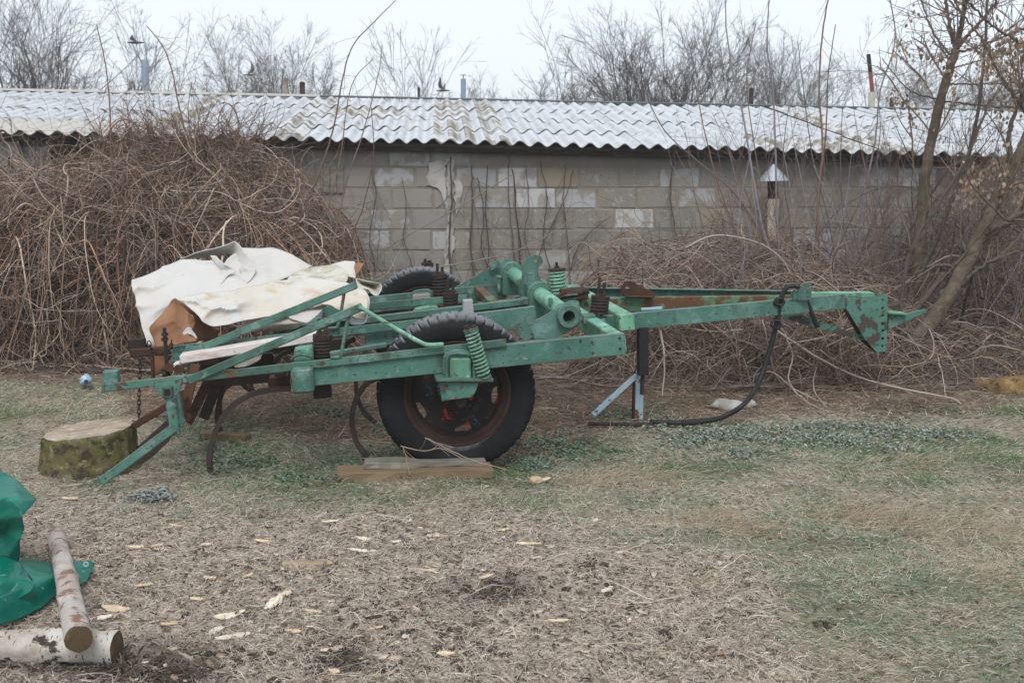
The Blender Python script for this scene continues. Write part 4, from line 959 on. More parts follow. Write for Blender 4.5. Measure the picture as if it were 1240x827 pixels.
log('birch_log', b2_, a_, .060, .056, MBIR, 'white birch log lying at the bottom left under the thinner one', 2, ((.62, 1.2), (.7, 2)))
fb = G(69, 658); f0 = Vector((fb.x, fb.y, .040)); f1 = A(95.5, 775, a_.y - .135)
f1 = Vector((f1.x, f1.y, max(f1.z, .145)))
log('thin_log', f0, f1, .035, .043, MPINE, 'reddish flaky log propped up on the white birch log', 5, ((.1, 1), (.32, 4), (.5, 2.2), (.72, 5)))

MTP = mat('green_tarpaulin', (.0, .115, .082), .36, 0, [(2.5, .5, .7, (.0, .145, .105), 5), (14, .62, .7, (.02, .22, .16), 7), (30, .66, .7, (.12, .24, .19), 5)], (9, .5, .01))
gt = thing('green_tarpaulin', G(20, 740), 'shiny green tarpaulin draped over a heap at the left edge', 'tarpaulin')
def GP_(u, v, Y): return A(u, v, Y)
p = [A(-70, 545, 4.7), A(-30, 556, 4.6), A(0, 568, 4.5), A(22, 581, 4.42), A(44, 597, 4.35), A(48, 606, 4.3), A(40, 618, 4.22),
     A(-70, 600, 4.3), A(-30, 606, 4.25), A(0, 604, 4.2), A(24, 606, 4.18),
     A(-70, 640, 4.3), A(-30, 634, 4.25), A(0, 630, 4.2), A(30, 625, 4.15),
     A(33, 640, 4.22), A(28, 662, 4.25), A(25, 684, 4.3), A(0, 676, 4.3), A(-30, 676, 4.3), A(-70, 680, 4.3), A(34, 622, 4.5), A(0, 650, 4.34), A(-30, 655, 4.36), A(-70, 660, 4.36)]
f = [(0, 1, 8, 7), (1, 2, 9, 8), (2, 3, 10, 9), (3, 4, 5, 10), (10, 5, 6), (7, 8, 12, 11), (8, 9, 13, 12), (9, 10, 14, 13), (10, 6, 14), (11, 12, 23, 24), (12, 13, 22, 23), (13, 14, 15, 22), (22, 15, 16), (22, 16, 17, 18), (23, 22, 18, 19), (24, 23, 19, 20)]
facets('draped_top', p, f, MTP, gt, 3, .003, .45, .006)
p = [A(-70, 672, 4.2), A(-30, 672, 4.2), A(0, 674, 4.18), A(25, 681, 4.2), A(32, 692, 4.15), A(46, 708, 4.0), A(40, 716, 3.97), A(0, 739, 3.95), A(-40, 752, 3.93), A(-70, 760, 3.9), A(-30, 700, 4.0), A(0, 702, 3.98), A(26, 704, 4.02), A(-70, 700, 4.0)]
f = [(0, 1, 10, 13), (1, 2, 11, 10), (2, 3, 12, 11), (3, 4, 12), (4, 5, 12), (5, 6, 7, 12), (11, 12, 7), (10, 11, 7, 8), (13, 10, 8, 9)]
facets('draped_front', p, f, MTP, gt, 3, .003, .4, .006)
g = lambda u, v, z: G(u, v, z)
p = [g(22, 682, .10), g(30, 676, .06), g(60, 681, .04), g(90, 680, .05), g(112, 679, .05), g(116, 685, .03), g(108, 704, .015), g(92, 712, .03), g(75, 718, .02), g(52, 736, .02), g(20, 752, .02), g(-10, 760, .03), g(-60, 775, .03), g(-60, 745, .1), g(0, 722, .12), g(40, 708, .10), g(66, 698, .09), g(88, 694, .05)]
f = [(0, 1, 2, 16), (2, 3, 17, 16), (3, 4, 5, 17), (5, 6, 7, 17), (17, 7, 8, 16), (16, 8, 9, 15), (0, 16, 15), (15, 9, 10, 14), (14, 10, 11, 13), (13, 11, 12)]
facets('ground_flap', p, f, MTP, gt, 3, .003, .45, .005)
gc = g(104, 683, .062); o = lathe('grommet', [(.005, 0), (.007, .002), (.010, .002), (.011, 0)], gc, (camo.location - gc).normalized(), MZN, gt, 16)
# ------------------------------------------------------------------ twigs, vines, trees
rng = np.random.default_rng(42)
def nrm(v): return v / (np.linalg.norm(v, axis=-1, keepdims=True) + 1e-9)
def grow(S, D, L, K, wig, grav, rg=rng):
    S = np.asarray(S, float); n = len(S); P = np.zeros((n, K, 3)); P[:, 0] = S; d = nrm(np.array(D, float)); st = np.asarray(L, float) / (K - 1)
    for k in range(1, K):
        d = d + rg.normal(0, wig, (n, 3)); d[:, 2] += grav; d = nrm(d); P[:, k] = P[:, k - 1] + d * st[:, None]
    return P
def spawn(P, R, L, n, t0, t1, ang, lr, rr, K, wig, grav, rg=rng, lvar=.4, sh=.45):
    Nn, Kp, _ = P.shape; i = np.repeat(np.arange(Nn), n); t = rg.uniform(t0, t1, len(i)); f = t * (Kp - 1); k = np.minimum(f.astype(int), Kp - 2); fr = (f - k)[:, None]
    S = P[i, k] * (1 - fr) + P[i, k + 1] * fr; T = nrm(P[i, k + 1] - P[i, k]); r = R[i, k] * (1 - fr[:, 0]) + R[i, k + 1] * fr[:, 0]
    q = nrm(np.cross(T, rg.normal(size=T.shape))); a = rg.normal(ang, .22, len(i))[:, None]
    D = T * np.cos(a) + q * np.sin(a)
    LL = L[i] * lr * (1 - sh * t) * rg.uniform(1 - lvar, 1 + lvar, len(i))
    Pn = grow(S, D, LL, K, wig, grav, rg); r0 = np.minimum(r * rr, r * .95); Rn = np.maximum(r0[:, None] * np.linspace(1, .35, K)[None], .0012)
    return Pn, Rn, LL
def merge(parts):
    V = []; Q = []; C = []; o = 0
    for v, q, c in parts:
        V.append(v); Q.append(q + o); C.append(c); o += len(v)
    return np.concatenate(V), np.concatenate(Q), np.concatenate(C)
def colv(n, K, S, pal, rg=rng, var=.18):
    pal = np.array(pal); c = pal[rg.integers(0, len(pal), n)] * rg.uniform(1 - var, 1 + var, (n, 1))
    return np.repeat(c, K * S, 0)
MTW = mat('twigs', (1, 1, 1), .9, 0, [(40, .55, .7, (.05, .04, .035), 3)], None, attr='Col')
MTW2 = mat('twigs_frosted', (1, 1, 1), .9, 0, [], None, attr='Col', frost=((.42, .41, .42), .6, 1.05, .55))
MBARK = mat('bark', (.11, .085, .062), .95, 0, [(8, .45, .6, (.155, .125, .098), 7), (20, .56, .66, (.07, .052, .04), 6), (5, .6, .7, (.11, .115, .065), 5)], (26, 1, .012))
MSEED = mat('dry_seeds', (1, 1, 1), .85, 0, [], None, attr='Col', trans=.25)
def strandobj(name, parts, mt, parent=None, smooth=False, **kw):
    V, Q, C = merge(parts); c = (V.min(0) + V.max(0)) / 2; c[2] = 0 if parent is None else c[2]
    o = part(name, V, Q, mt, parent, smooth, C, c); return tag(o, **kw) if kw else o
TOT = [0]
def S3(P, R, S, pal, seed=0, var=.18):
    v, q = tubes(P, R, S, seed); TOT[0] += len(q) * 2
    return v, q, colv(len(P), P.shape[1], S, pal, var=var)

# --- bare trees beyond the shed
GREYT = [(.10, .088, .08), (.125, .11, .10), (.08, .07, .065)]
def bare_tree(u, vtop, Y, label, stems=4, spread=.35, trunk=.10, dens=(9, 8, 5), lean=0, seed=0, fan=.25, up=.05, wmul=1, t0=.25):
    rg = np.random.default_rng(seed); top = A(u, vtop, Y); Hh = top.z; t = thing('bare_tree', (top.x, Y, 0), label, 'tree', 'bare trees beyond the shed')
    n = stems; S = np.zeros((n, 3)); S[:, 0] = top.x + rg.normal(0, .15 * spread * Hh, n) - lean * Hh * .5; S[:, 1] = Y + rg.normal(0, .3, n)
    D = np.stack([rg.normal(lean, fan, n), rg.normal(0, fan, n), np.ones(n)], -1); L = Hh * rg.uniform(.6, .85, n) * (.88 if n > 6 else 1.0)
    P = grow(S, D, L, 10, .05, up, rg); R = trunk * Hh / 6 * rg.uniform(.7, 1, n)[:, None] * np.linspace(1, .05, 10)[None] ** 1.2
    strandobj('trunk', [S3(P, R, 6, GREYT, seed)], MTW, t, True)
    P1, R1, L1 = spawn(P, R, L, dens[0] + 5, t0 - .1, 1, .6, .56 * wmul, .55, 9, .06, up * .5, rg, sh=.42)
    P2, R2, L2 = spawn(P1, R1, L1, dens[1] + 1, .12, 1, .55, .46, .6, 7, .06, up * .3, rg, sh=.4)
    P3, R3, L3 = spawn(P2, R2, L2, dens[2], .1, 1, .6, .55, .65, 4, .10, up * .3, rg)
    R1 = np.maximum(R1 * .9, .006); R2 = np.maximum(R2 * .75, .0035); R3 = np.maximum(R3 * .6, .0024)
    strandobj('crown', [S3(P1, R1, 3, GREYT, seed), S3(P2, R2, 3, GREYT, seed), S3(P3, R3, 3, GREYT, seed)], MTW, t)
bare_tree(30, -30, 27, 'tall fan-shaped bare tree at the left edge of the sky', 6, .5, .09, (9, 7, 5), seed=1, fan=.28)
bare_tree(95, 5, 30, 'many-stemmed bare tree just left of the blue-grey flue', 5, .4, .07, (9, 7, 4), seed=2, fan=.22)
bare_tree(180, 0, 32, 'sparse pale bare tree rising behind the blue-grey flue', 4, .4, .06, (7, 6, 4), seed=3, fan=.22)
bare_tree(248, 62, 34, 'low thin bare tree between the flue and the dense tree', 4, .5, .05, (8, 6, 4), seed=4, fan=.35)
bare_tree(325, 28, 38, 'dense upright bare tree with a narrow rounded crown', 6, .3, .09, (13, 10, 7), seed=5, fan=.26, up=.06, wmul=.9, t0=.2)
bare_tree(385, 42, 38, 'dense bare tree, the lower right half of the dense pair', 5, .35, .09, (12, 10, 7), seed=6, fan=.28, up=.06, wmul=.9, t0=.2)
bare_tree(515, 42, 34, 'slender pale bare tree with few branches above the landing bird', 4, .5, .05, (6, 4, 3), seed=7, fan=.30)
bare_tree(612, 62, 40, 'thick dark bushy bare tree right of the capped flue', 11, 1.3, .07, (13, 9, 7), seed=8, fan=.38, wmul=.9, t0=.12)
bare_tree(648, 70, 40, 'rounded bare bush behind the single-stemmed tree', 9, 1.0, .06, (13, 9, 6), seed=9, fan=.38, wmul=.9, t0=.12)
bare_tree(700, 38, 28, 'bare tree with one clear stem forking above the roof', 2, .25, .08, (9, 7, 4), seed=10, fan=.12, lean=-.05)
bare_tree(775, 22, 27, 'broad bare tree with dark crooked limbs in mid sky', 5, .3, .11, (13, 10, 6), seed=11, fan=.42, wmul=1.2, t0=.2)
bare_tree(850, 40, 27, 'bare tree leaning right with long sweeping boughs', 5, .3, .09, (13, 9, 6), lean=.25, seed=12, fan=.38, wmul=1.1)
bare_tree(775, 75, 42, 'hazy thicket tree low behind the broad crooked tree', 12, 1.6, .06, (12, 9, 6), seed=13, fan=.45, t0=.12)
bare_tree(985, 22, 38, 'hazy vase-shaped bare tree behind the upright shoots', 7, .5, .07, (11, 8, 5), seed=14, fan=.24)
bare_tree(930, 55, 44, 'faint distant bare tree beyond the black flue', 6, .6, .06, (10, 8, 5), seed=15, fan=.28)
bare_tree(1060, 80, 44, 'faint low bare tree behind the red and black pole', 6, .8, .06, (9, 7, 5), seed=16, fan=.35)
bare_tree(1180, 45, 40, 'dense hazy bare tree behind the hanging seed clusters', 8, .6, .07, (12, 9, 6), seed=17, fan=.24)
bare_tree(1260, 60, 40, 'hazy bare tree at the right edge of the sky', 7, .7, .07, (11, 8, 6), seed=18, fan=.26)

# --- tangled vine mounds
BR = [(.17, .105, .075), (.11, .07, .052), (.235, .165, .125), (.08, .05, .037), (.175, .095, .065), (.30, .23, .18)]
BRL = [(.50, .40, .31), (.42, .33, .26), (.36, .21, .13)]
BRD = [(.075, .05, .037), (.05, .034, .026), (.105, .072, .054)]  # darker inner and hanging strands: shade deep in the heaps put into the colour
STRAW = [(.29, .215, .155), (.21, .15, .105), (.40, .32, .24), (.15, .105, .075)]
def prof(us, vs, Y):
    P = [A(u, v, Y) for u, v in zip(us, vs)]; return np.array([p.x for p in P]), np.array([p.z for p in P])
LX, LZ = prof([-120, 0, 30, 100, 170, 240, 295, 330, 362, 392, 415, 430], [205, 202, 195, 172, 162, 160, 180, 212, 252, 298, 338, 460], 10.2)
LZ[-1] = 0
def mound_h(x, y, X, Z, y0, y1):
    """height of the heap: full at the wall side, falling in a bulge to the front"""
    h = np.interp(x, X, Z, left=Z[0], right=0); t = np.clip((y - y0) / (y1 - y0), 0, 1)
    return h * (1 - (1 - t) ** 2.6) ** .62 * (.52 + .50 * vn(x, y, .9, 77) + .32 * vn(x, y, 2.6, 78) + .14 * vn(x, y, 6, 79))
def tangle(n, L, K, r, X, Z, y0, y1, pal, S, wig, grav, seed, low=0, high=1, flat=.3, surf=.5, taper=.4, down=0):
    rg = np.random.default_rng(seed)
    x = rg.uniform(X[0], X[-1], n * 3); y = rg.uniform(y0, y1, n * 3); h = mound_h(x, y, X, Z, y0, y1)
    ok = h > .12; x, y, h = x[ok][:n], y[ok][:n], h[ok][:n]; n = len(x)
    f = rg.uniform(low, high, n) ** surf; S0 = np.stack([x, y, h * f * .97 + .02], -1)
    az = rg.uniform(0, 2 * np.pi, n); D = np.stack([np.cos(az), np.sin(az) * .5, rg.normal(-down, flat, n)], -1)
    LL = rg.uniform(L[0], L[1], n); st = LL / (K - 1); P = np.zeros((n, K, 3)); P[:, 0] = S0; d = nrm(D)
    cur = rg.normal(0, wig * .7, (n, 3))
    for k in range(1, K):
        cur = cur * .85 + rg.normal(0, wig * .6, (n, 3))
        d = d + cur; d[:, 2] += grav; d = nrm(d); p = P[:, k - 1] + d * st[:, None]
        hh = mound_h(p[:, 0], p[:, 1], X, Z, y0, y1) + .06; over = p[:, 2] > hh
        loose = (np.arange(n) % 3 == 0) & (r[1] < .007); p[:, 2] = np.where(over & ~loose, p[:, 2] * .75 + hh * .25, p[:, 2]); d[:, 2] -= over * (.12 + .18 * (~loose))
        lowm = p[:, 2] < .02; p[:, 2] = np.where(lowm, .02, p[:, 2]); d[:, 2] += lowm * .15
        p[:, 1] = np.clip(p[:, 1], y0 - .12, y1 + .05); P[:, k] = p
    rr = rg.uniform(r[0], r[1], n) * rg.uniform(.7, 1.1, n); R = rr[:, None] * np.linspace(1, taper, K)[None]
    out = [S3(P, R, S, pal, seed)]
    if r[1] > .005 and L[1] > 1.4:      # side shoots that fork off and taper
        P1, R1, L1 = spawn(P, R, LL, 5, .15, 1, .7, .28, .6, 7, .16, .0, rg); out.append(S3(P1, np.maximum(R1 * .9, .0013), 3, pal, seed + 1))
    return merge3(out)
def merge3(o):
    return o[0] if len(o) == 1 else merge(o)
y0, y1 = 9.05, 11.15
strandobj('vine_tangle', [
    tangle(560, (1.0, 2.2), 30, (.0055, .0105), LX, LZ, y0, y1, BR + BRL, 4, .26, -.01, 1, .55, 1, .5, .35),
    tangle(2000, (.7, 1.6), 22, (.003, .0055), LX, LZ, y0, y1, BR + BRL, 3, .30, -.01, 2, .2, 1, .5, .4),
    tangle(4600, (.4, 1.0), 12, (.0016, .0030), LX, LZ, y0, y1, BR, 3, .30, -.01, 3, .1, 1, .6, .5),
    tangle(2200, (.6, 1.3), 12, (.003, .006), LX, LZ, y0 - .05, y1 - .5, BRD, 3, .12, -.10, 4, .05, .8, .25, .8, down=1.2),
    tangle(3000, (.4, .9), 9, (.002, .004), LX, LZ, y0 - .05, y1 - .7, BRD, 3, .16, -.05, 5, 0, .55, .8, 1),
    ], MTW2, label='huge brown tangle of bare vines heaped against the left half of the shed', cat='vines', kind='stuff')
RX, RZ = prof([690, 715, 740, 775, 820, 880, 940, 1000, 1060, 1130, 1240, 1420], [440, 352, 320, 304, 298, 298, 308, 325, 350, 385, 395, 395], 9.9)
RZ[0] = 0
y0, y1 = 8.35, 11.1
strandobj('vine_tangle', [
    tangle(420, (1.0, 2.2), 28, (.005, .010), RX, RZ, y0, y1, BR + STRAW, 4, .20, -.03, 11, .5, 1, .45, .3),
    tangle(1500, (.8, 1.7), 20, (.003, .005), RX, RZ, y0, y1, BR + STRAW, 3, .24, -.03, 12, .3, 1, .4, .3),
    tangle(2500, (.4, 1.0), 12, (.0016, .003), RX, RZ, y0, y1, BR + STRAW, 3, .28, -.03, 13, .1, 1, .5, .5),
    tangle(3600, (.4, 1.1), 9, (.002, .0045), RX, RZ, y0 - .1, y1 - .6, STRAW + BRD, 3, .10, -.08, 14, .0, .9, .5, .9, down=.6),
    ], MTW2, label='lower heap of dry straw-coloured vines behind the drawbar', cat='vines', kind='stuff')
# twiggy thicket at the far right, up to the eaves
TX, TZ = prof([1070, 1120, 1180, 1240, 1420], [420, 215, 195, 190, 190], 10.3); TZ[0] = .3
strandobj('twig_thicket', [
    tangle(700, (.7, 1.6), 12, (.003, .006), TX, TZ, 9.7, 11.1, BRD + BR, 3, .10, .02, 21, 0, .9, .8, .8),
    tangle(1500, (.3, .9), 8, (.0016, .003), TX, TZ, 9.7, 11.1, BRD + BR, 3, .14, .02, 22, 0, 1, .8, .8)],
    MTW2, label='dark twiggy thicket filling the right end of the wall', cat='thicket', kind='stuff')

# --- single shoots, canes and stems, each traced at its own distance
CANE = [(.17, .135, .135), (.14, .11, .11)]; CANEG = [(.25, .235, .26), (.21, .19, .21)]; REDC = [(.16, .10, .085), (.19, .125, .10)]
def stem(name, pix, Y, r0_, r1_, pal, label, cat, group=None, twigs=0, tl=.3, seed=0, ground=False, wob=.0015, Y1=None, S=6, ang=.6):
    rg = np.random.default_rng(seed + 500); n = len(pix)
    pts = [A(u, v, Y + ((Y1 or Y) - Y) * i / (n - 1)) for i, (u, v) in enumerate(pix)]
    if ground: pts.append(Vector((pts[-1].x + rg.normal(0, .03), pts[-1].y, 0)))
    Q = np.array([tuple(p) for p in crom(pts, 6)]); K = len(Q); Q = Q + rg.normal(0, wob, Q.shape) * np.array([1, 1, .3]); P = Q[None]; R = np.linspace(r0_, r1_, K)[None]
    pr = [S3(P, R, S, pal, seed)]
    if twigs:
        L = np.array([tl]); a, b2, _ = spawn(P, R * .6, L, twigs, .0, .75, ang, 1, .7, 6, .12, .03, rg); b2 = np.maximum(b2, .0016); pr.append(S3(a, b2, 3, pal, seed))
    strandobj(name, pr, MTW2, None, True, label=label, cat=cat, **({'group': group} if group else {}))
SH = 'upright bare shoots along the right part of the wall'
shoots = [
 ([(878, -10), (880, 40), (888, 90), (900, 140), (911, 210), (922, 270), (940, 340)], .005, .013, CANEG, 'tall greyish shoot crossing the roof left of the conical cap'),
 ([(932, -10), (929, 50), (936, 110), (939, 180), (941, 260), (944, 330)], .005, .012, CANEG, 'straight grey shoot passing in front of the conical cap'),
 ([(1005, -10), (996, 40), (992, 110), (996, 180), (990, 260), (996, 380)], .006, .012, REDC, 'dark upright shoot reaching the top edge near mid right'),
 ([(1012, 30), (1003, 90), (1000, 160), (992, 240), (985, 330)], .004, .010, REDC, 'second dark shoot close against the tall dark one'),
 ([(1076, -10), (1084, 50), (1066, 110), (1060, 170), (1046, 240), (1034, 330), (1020, 400)], .006, .013, CANEG, 'wavy grey shoot in front of the red pole'),
 ([(839, 90), (858, 180), (872, 230), (900, 300), (940, 380)], .004, .010, REDC, 'thin reddish shoot leaning left over the eaves'),
 ([(780, 110), (806, 160), (850, 200), (890, 235), (930, 300), (960, 380)], .004, .009, CANE, 'long shoot slanting down from the roof toward the stove pipe'),
 ([(915, 30), (904, 100), (914, 180), (926, 260), (936, 340)], .003, .009, REDC, 'slim brown shoot just left of the stove pipe cap'),
 ([(966, 50), (975, 130), (986, 200), (1004, 270), (1016, 350)], .003, .009, CANE, 'faint slanting shoot right of the conical cap'),
 ([(1060, 95), (1066, 150), (1062, 220), (1075, 300), (1080, 360)], .003, .008, CANE, 'thin shoot close to the foot of the slender trunk'),
 ([(985, 200), (1000, 235), (1020, 280), (1030, 340)], .005, .009, CANEG, 'short stout grey shoot below the eaves'),
 ([(1215, 150), (1190, 230), (1165, 300), (1140, 380), (1130, 430)], .005, .010, CANEG, 'pale shoot slanting left behind the leaning trunk'),
 ([(1176, 190), (1160, 260), (1150, 320), (1142, 400)], .004, .009, CANE, 'slim shoot rising between the two trunks'),
 ([(1128, 200), (1110, 270), (1100, 330), (1092, 400)], .003, .008, CANE, 'thin shoot behind the slender trunk base'),
 ([(1020, 130), (1018, 200), (1022, 280), (1030, 370)], .003, .008, CANE, 'fine upright shoot against the roof joint'),
 ([(862, 210), (880, 260), (905, 310), (930, 360)], .003, .007, REDC, 'short reddish shoot low on the wall left of the pipe'),
 ([(955, 130), (948, 200), (958, 280), (965, 350)], .003, .008, CANE, 'thin shoot rising just right of the pale pipe'),
 ([(1245, 330), (1210, 300), (1150, 250), (1080, 225), (1010, 260), (975, 330)], .004, .008, CANE, 'long cane arching over below the eaves at right'),
]
for i, (px, a, b2, pal, lab) in enumerate(shoots):
    stem('bare_shoot', px, 10.0 + .12 * (i % 5), a, b2, pal, lab, 'shoot', SH, 9, .35, i, True)
lsh = [
 ([(484, -4), (455, 25), (428, 55), (415, 95), (405, 150), (390, 200), (366, 260), (340, 310)], .003, .011, 'long cane arching from the left tangle up over the sky'),
 ([(463, 55), (457, 95), (440, 160), (420, 220), (405, 290), (395, 330)], .003, .009, 'thorny upright cane at the right end of the left tangle'),
 ([(452, 72), (430, 95), (420, 130), (412, 190), (398, 250), (380, 300)], .003, .008, 'thin cane parallel to the thorny upright one'),
 ([(450, 130), (452, 190), (440, 250), (425, 300)], .003, .007, 'short cane crossing the eaves above the white linoleum'),
 ([(117, 30), (128, 80), (133, 130), (136, 200), (150, 260)], .004, .009, 'tall reddish cane standing above the left tangle'),
 ([(178, 32), (196, 55), (208, 85), (216, 125), (232, 190), (250, 240)], .004, .009, 'curving cane beside the blue-grey flue'),
 ([(232, 100), (228, 140), (240, 200), (260, 260)], .003, .007, 'short cane over the roof between flue and tangle'),
 ([(95, 120), (120, 165), (165, 200), (200, 260)], .003, .007, 'thin cane slanting across the left roof edge'),
 ([(150, 120), (170, 170), (200, 205), (230, 270)], .003, .008, 'reddish cane sprawling over the left roof'),
 ([(215, 130), (250, 170), (270, 215), (290, 260)], .003, .007, 'cane bending down from the roof into the tangle'),
]
for i, (px, a, b2, lab) in enumerate(lsh):
    stem('bare_cane', px, 9.9 + .1 * (i % 4), a, b2, REDC, lab, 'cane', 'canes rising out of the left tangle', 9, .3, i + 40, True)
# sprays of twigs over the left roof
rg = np.random.default_rng(9)
S0 = np.array([tuple(A(u, v, 10.1)) for u, v in zip(rg.uniform(120, 330, 150), rg.uniform(165, 190, 150))])
D = np.stack([rg.normal(0, .6, 150), rg.normal(0, .3, 150), np.ones(150) * .8], -1); L = rg.uniform(.15, .55, 150)
P = grow(S0, D, L, 8, .14, -.02, rg); R = np.linspace(.004, .0015, 8)[None] * np.ones((150, 1)); P1, R1, L1 = spawn(P, R, L, 4, .2, 1, .7, .5, .8, 5, .15, 0, rg)
strandobj('twig_spray', [S3(P, R, 3, REDC), S3(P1, np.maximum(R1, .0013), 3, REDC)], MTW2, label='fine reddish twigs of the left tangle spilling over the roof edge', cat='twigs', kind='stuff')
rg = np.random.default_rng(19); n = 210; uu = 1245 - 400 * rg.random(n) ** 1.5; yy = rg.uniform(9.1, 10.8, n)
S0 = np.array([tuple(A(u, v, y)) for u, v, y in zip(uu, rg.uniform(290, 420, n), yy)]); D = np.stack([rg.normal(.05, .28, n), rg.normal(0, .2, n), np.ones(n)], -1); L = rg.uniform(.4, 1.5, n)
P = grow(S0, D, L, 12, .05, .01, rg); R = rg.uniform(.0022, .0050, n)[:, None] * np.linspace(1, .4, 12)[None]; P1, R1, L1 = spawn(P, R, L, 6, .2, 1, .6, .35, .7, 7, .10, .02, rg)
strandobj('twig_thicket', [S3(P, R, 4, CANE + CANEG + REDC), S3(P1, np.maximum(R1, .0013), 3, CANE + REDC)], MTW2, label='thin upright twigs crowding in front of the wall at right', cat='thicket', kind='stuff')
# climbers on the wall
cl = [([(545, 190), (547, 240), (544, 290), (546, 330)], .010, 'thick dark climbing stem on the strip of crumbled render'),
 ([(571, 200), (572, 250), (570, 300), (576, 345)], .009, 'climbing stem right of the crumbled render'), ([(578, 215), (586, 260), (583, 300), (596, 345)], .006, 'wavy climbing stem beside the thicker one'),
 ([(590, 200), (588, 250), (592, 300), (590, 345)], .006, 'thin straight climber left of the pale block'), ([(617, 185), (616, 240), (622, 300), (626, 345)], .006, 'reddish climber hanging from the eaves'),
 ([(621, 205), (626, 260), (630, 300), (628, 345)], .008, 'twin climbing stem close to the reddish hanger'), ([(637, 203), (640, 250), (636, 290), (655, 345)], .005, 'thin climber right of the twin stems'),
 ([(655, 195), (662, 240), (658, 290), (668, 340)], .006, 'climber crossing the pale patched block'), ([(685, 200), (682, 240), (686, 280), (690, 340)], .007, 'forked climber on the tan block'),
 ([(694, 205), (688, 230), (670, 270), (650, 320)], .005, 'branch of climber slanting down to the left'), ([(450, 205), (455, 240), (448, 290), (455, 335)], .006, 'climber on the smooth grey render'),
 ([(487, 215), (492, 255), (489, 290), (500, 330)], .004, 'fine climber in the middle of the smooth render'), ([(740, 262), (722, 275), (700, 300), (690, 330)], .004, 'thin vine curving under the white block'),
 ([(815, 195), (812, 240), (820, 290), (830, 320)], .007, 'climber on the blocks above the right heap'), ([(700, 320), (640, 345), (560, 330), (520, 300), (470, 335), (440, 350)], .004, 'long loose vine looping across above the far wheel')]
for i, (px, r, lab) in enumerate(cl):
    stem('climbing_vine', px[::-1] if 0 else px, float(WL(px[0][0], px[0][1], -.06).y), r * .8, r, [(.085, .06, .05), (.11, .08, .066)], lab, 'climber', 'vines climbing the block wall', 10, .35, i + 80, i < 12, .004, ang=.45)
stem('bare_cane', [(430, 345), (470, 300), (540, 260), (590, 230), (620, 212)], 11.0, .006, .004, [(.2, .17, .15)], 'pale cane slanting up across the render', 'cane', 'loose canes before the wall', 5, .3, 120)
stem('bare_cane', [(440, 355), (500, 330), (580, 315), (640, 298), (700, 262)], 10.9, .006, .004, [(.2, .17, .15)], 'pale cane rising right above the far wheel', 'cane', 'loose canes before the wall', 4, .3, 121)
# drooping canes of the right heap, seen under the drawbar
ar = [([(940, 400), (985, 430), (1035, 455), (1090, 470), (1150, 482), (1165, 490)], .010, 'long pale cane lying out over the litter at right'), ([(950, 405), (960, 430), (955, 460), (975, 485), (1010, 500), (1060, 508)], .007, 'bent cane looping down to the ground below the hitch'),
 ([(1000, 420), (1030, 408), (1040, 430), (1020, 450)], .006, 'small loop of cane under the lower strut'), ([(905, 440), (940, 420), (1000, 408), (1040, 395)], .008, 'straight cane reaching up to the hitch plate'),
 ([(965, 430), (1000, 450), (1060, 455), (1120, 457)], .007, 'level cane below the hitch plate'), ([(990, 440), (985, 470), (1002, 495)], .006, 'short cane dropping to the ground below the hose bracket'),
 ([(800, 400), (805, 440), (802, 480)], .009, 'pale cane hanging beside the front prop'), ([(850, 440), (880, 420), (900, 395), (950, 370)], .008, 'olive stick slanting up behind the hose'),
 ([(1070, 360), (1100, 340), (1150, 310), (1180, 325), (1190, 360)], .010, 'thick grey cane arching above the tongue'), ([(1135, 430), (1142, 460), (1145, 480)], .006, 'upright dry stalk before the fallen trunk'), ([(830, 300), (870, 285), (930, 300), (960, 340), (950, 400)], .008, 'cane arching over the right heap'),
 ([(880, 470), (930, 450), (960, 470), (1010, 492), (1080, 500)], .005, 'thin cane trailing on the litter behind the hose'), ([(1040, 450), (1090, 478), (1130, 492), (1190, 495)], .006, 'low cane trailing toward the right')]
for i, (px, r, lab) in enumerate(ar):
    Yf = 8.5 if i not in (7, 8, 10) else 9.2
    px2 = px; gy = float(G(*px[-1]).y) if px[-1][1] > 470 else Yf
    stem('bare_cane', px2, Yf, r, r * .6, [(.33, .27, .22), (.27, .21, .17)], lab, 'cane', 'canes of the right heap', 6, .3, i + 140, False, .002, Y1=gy if px[-1][1] > 470 else None)

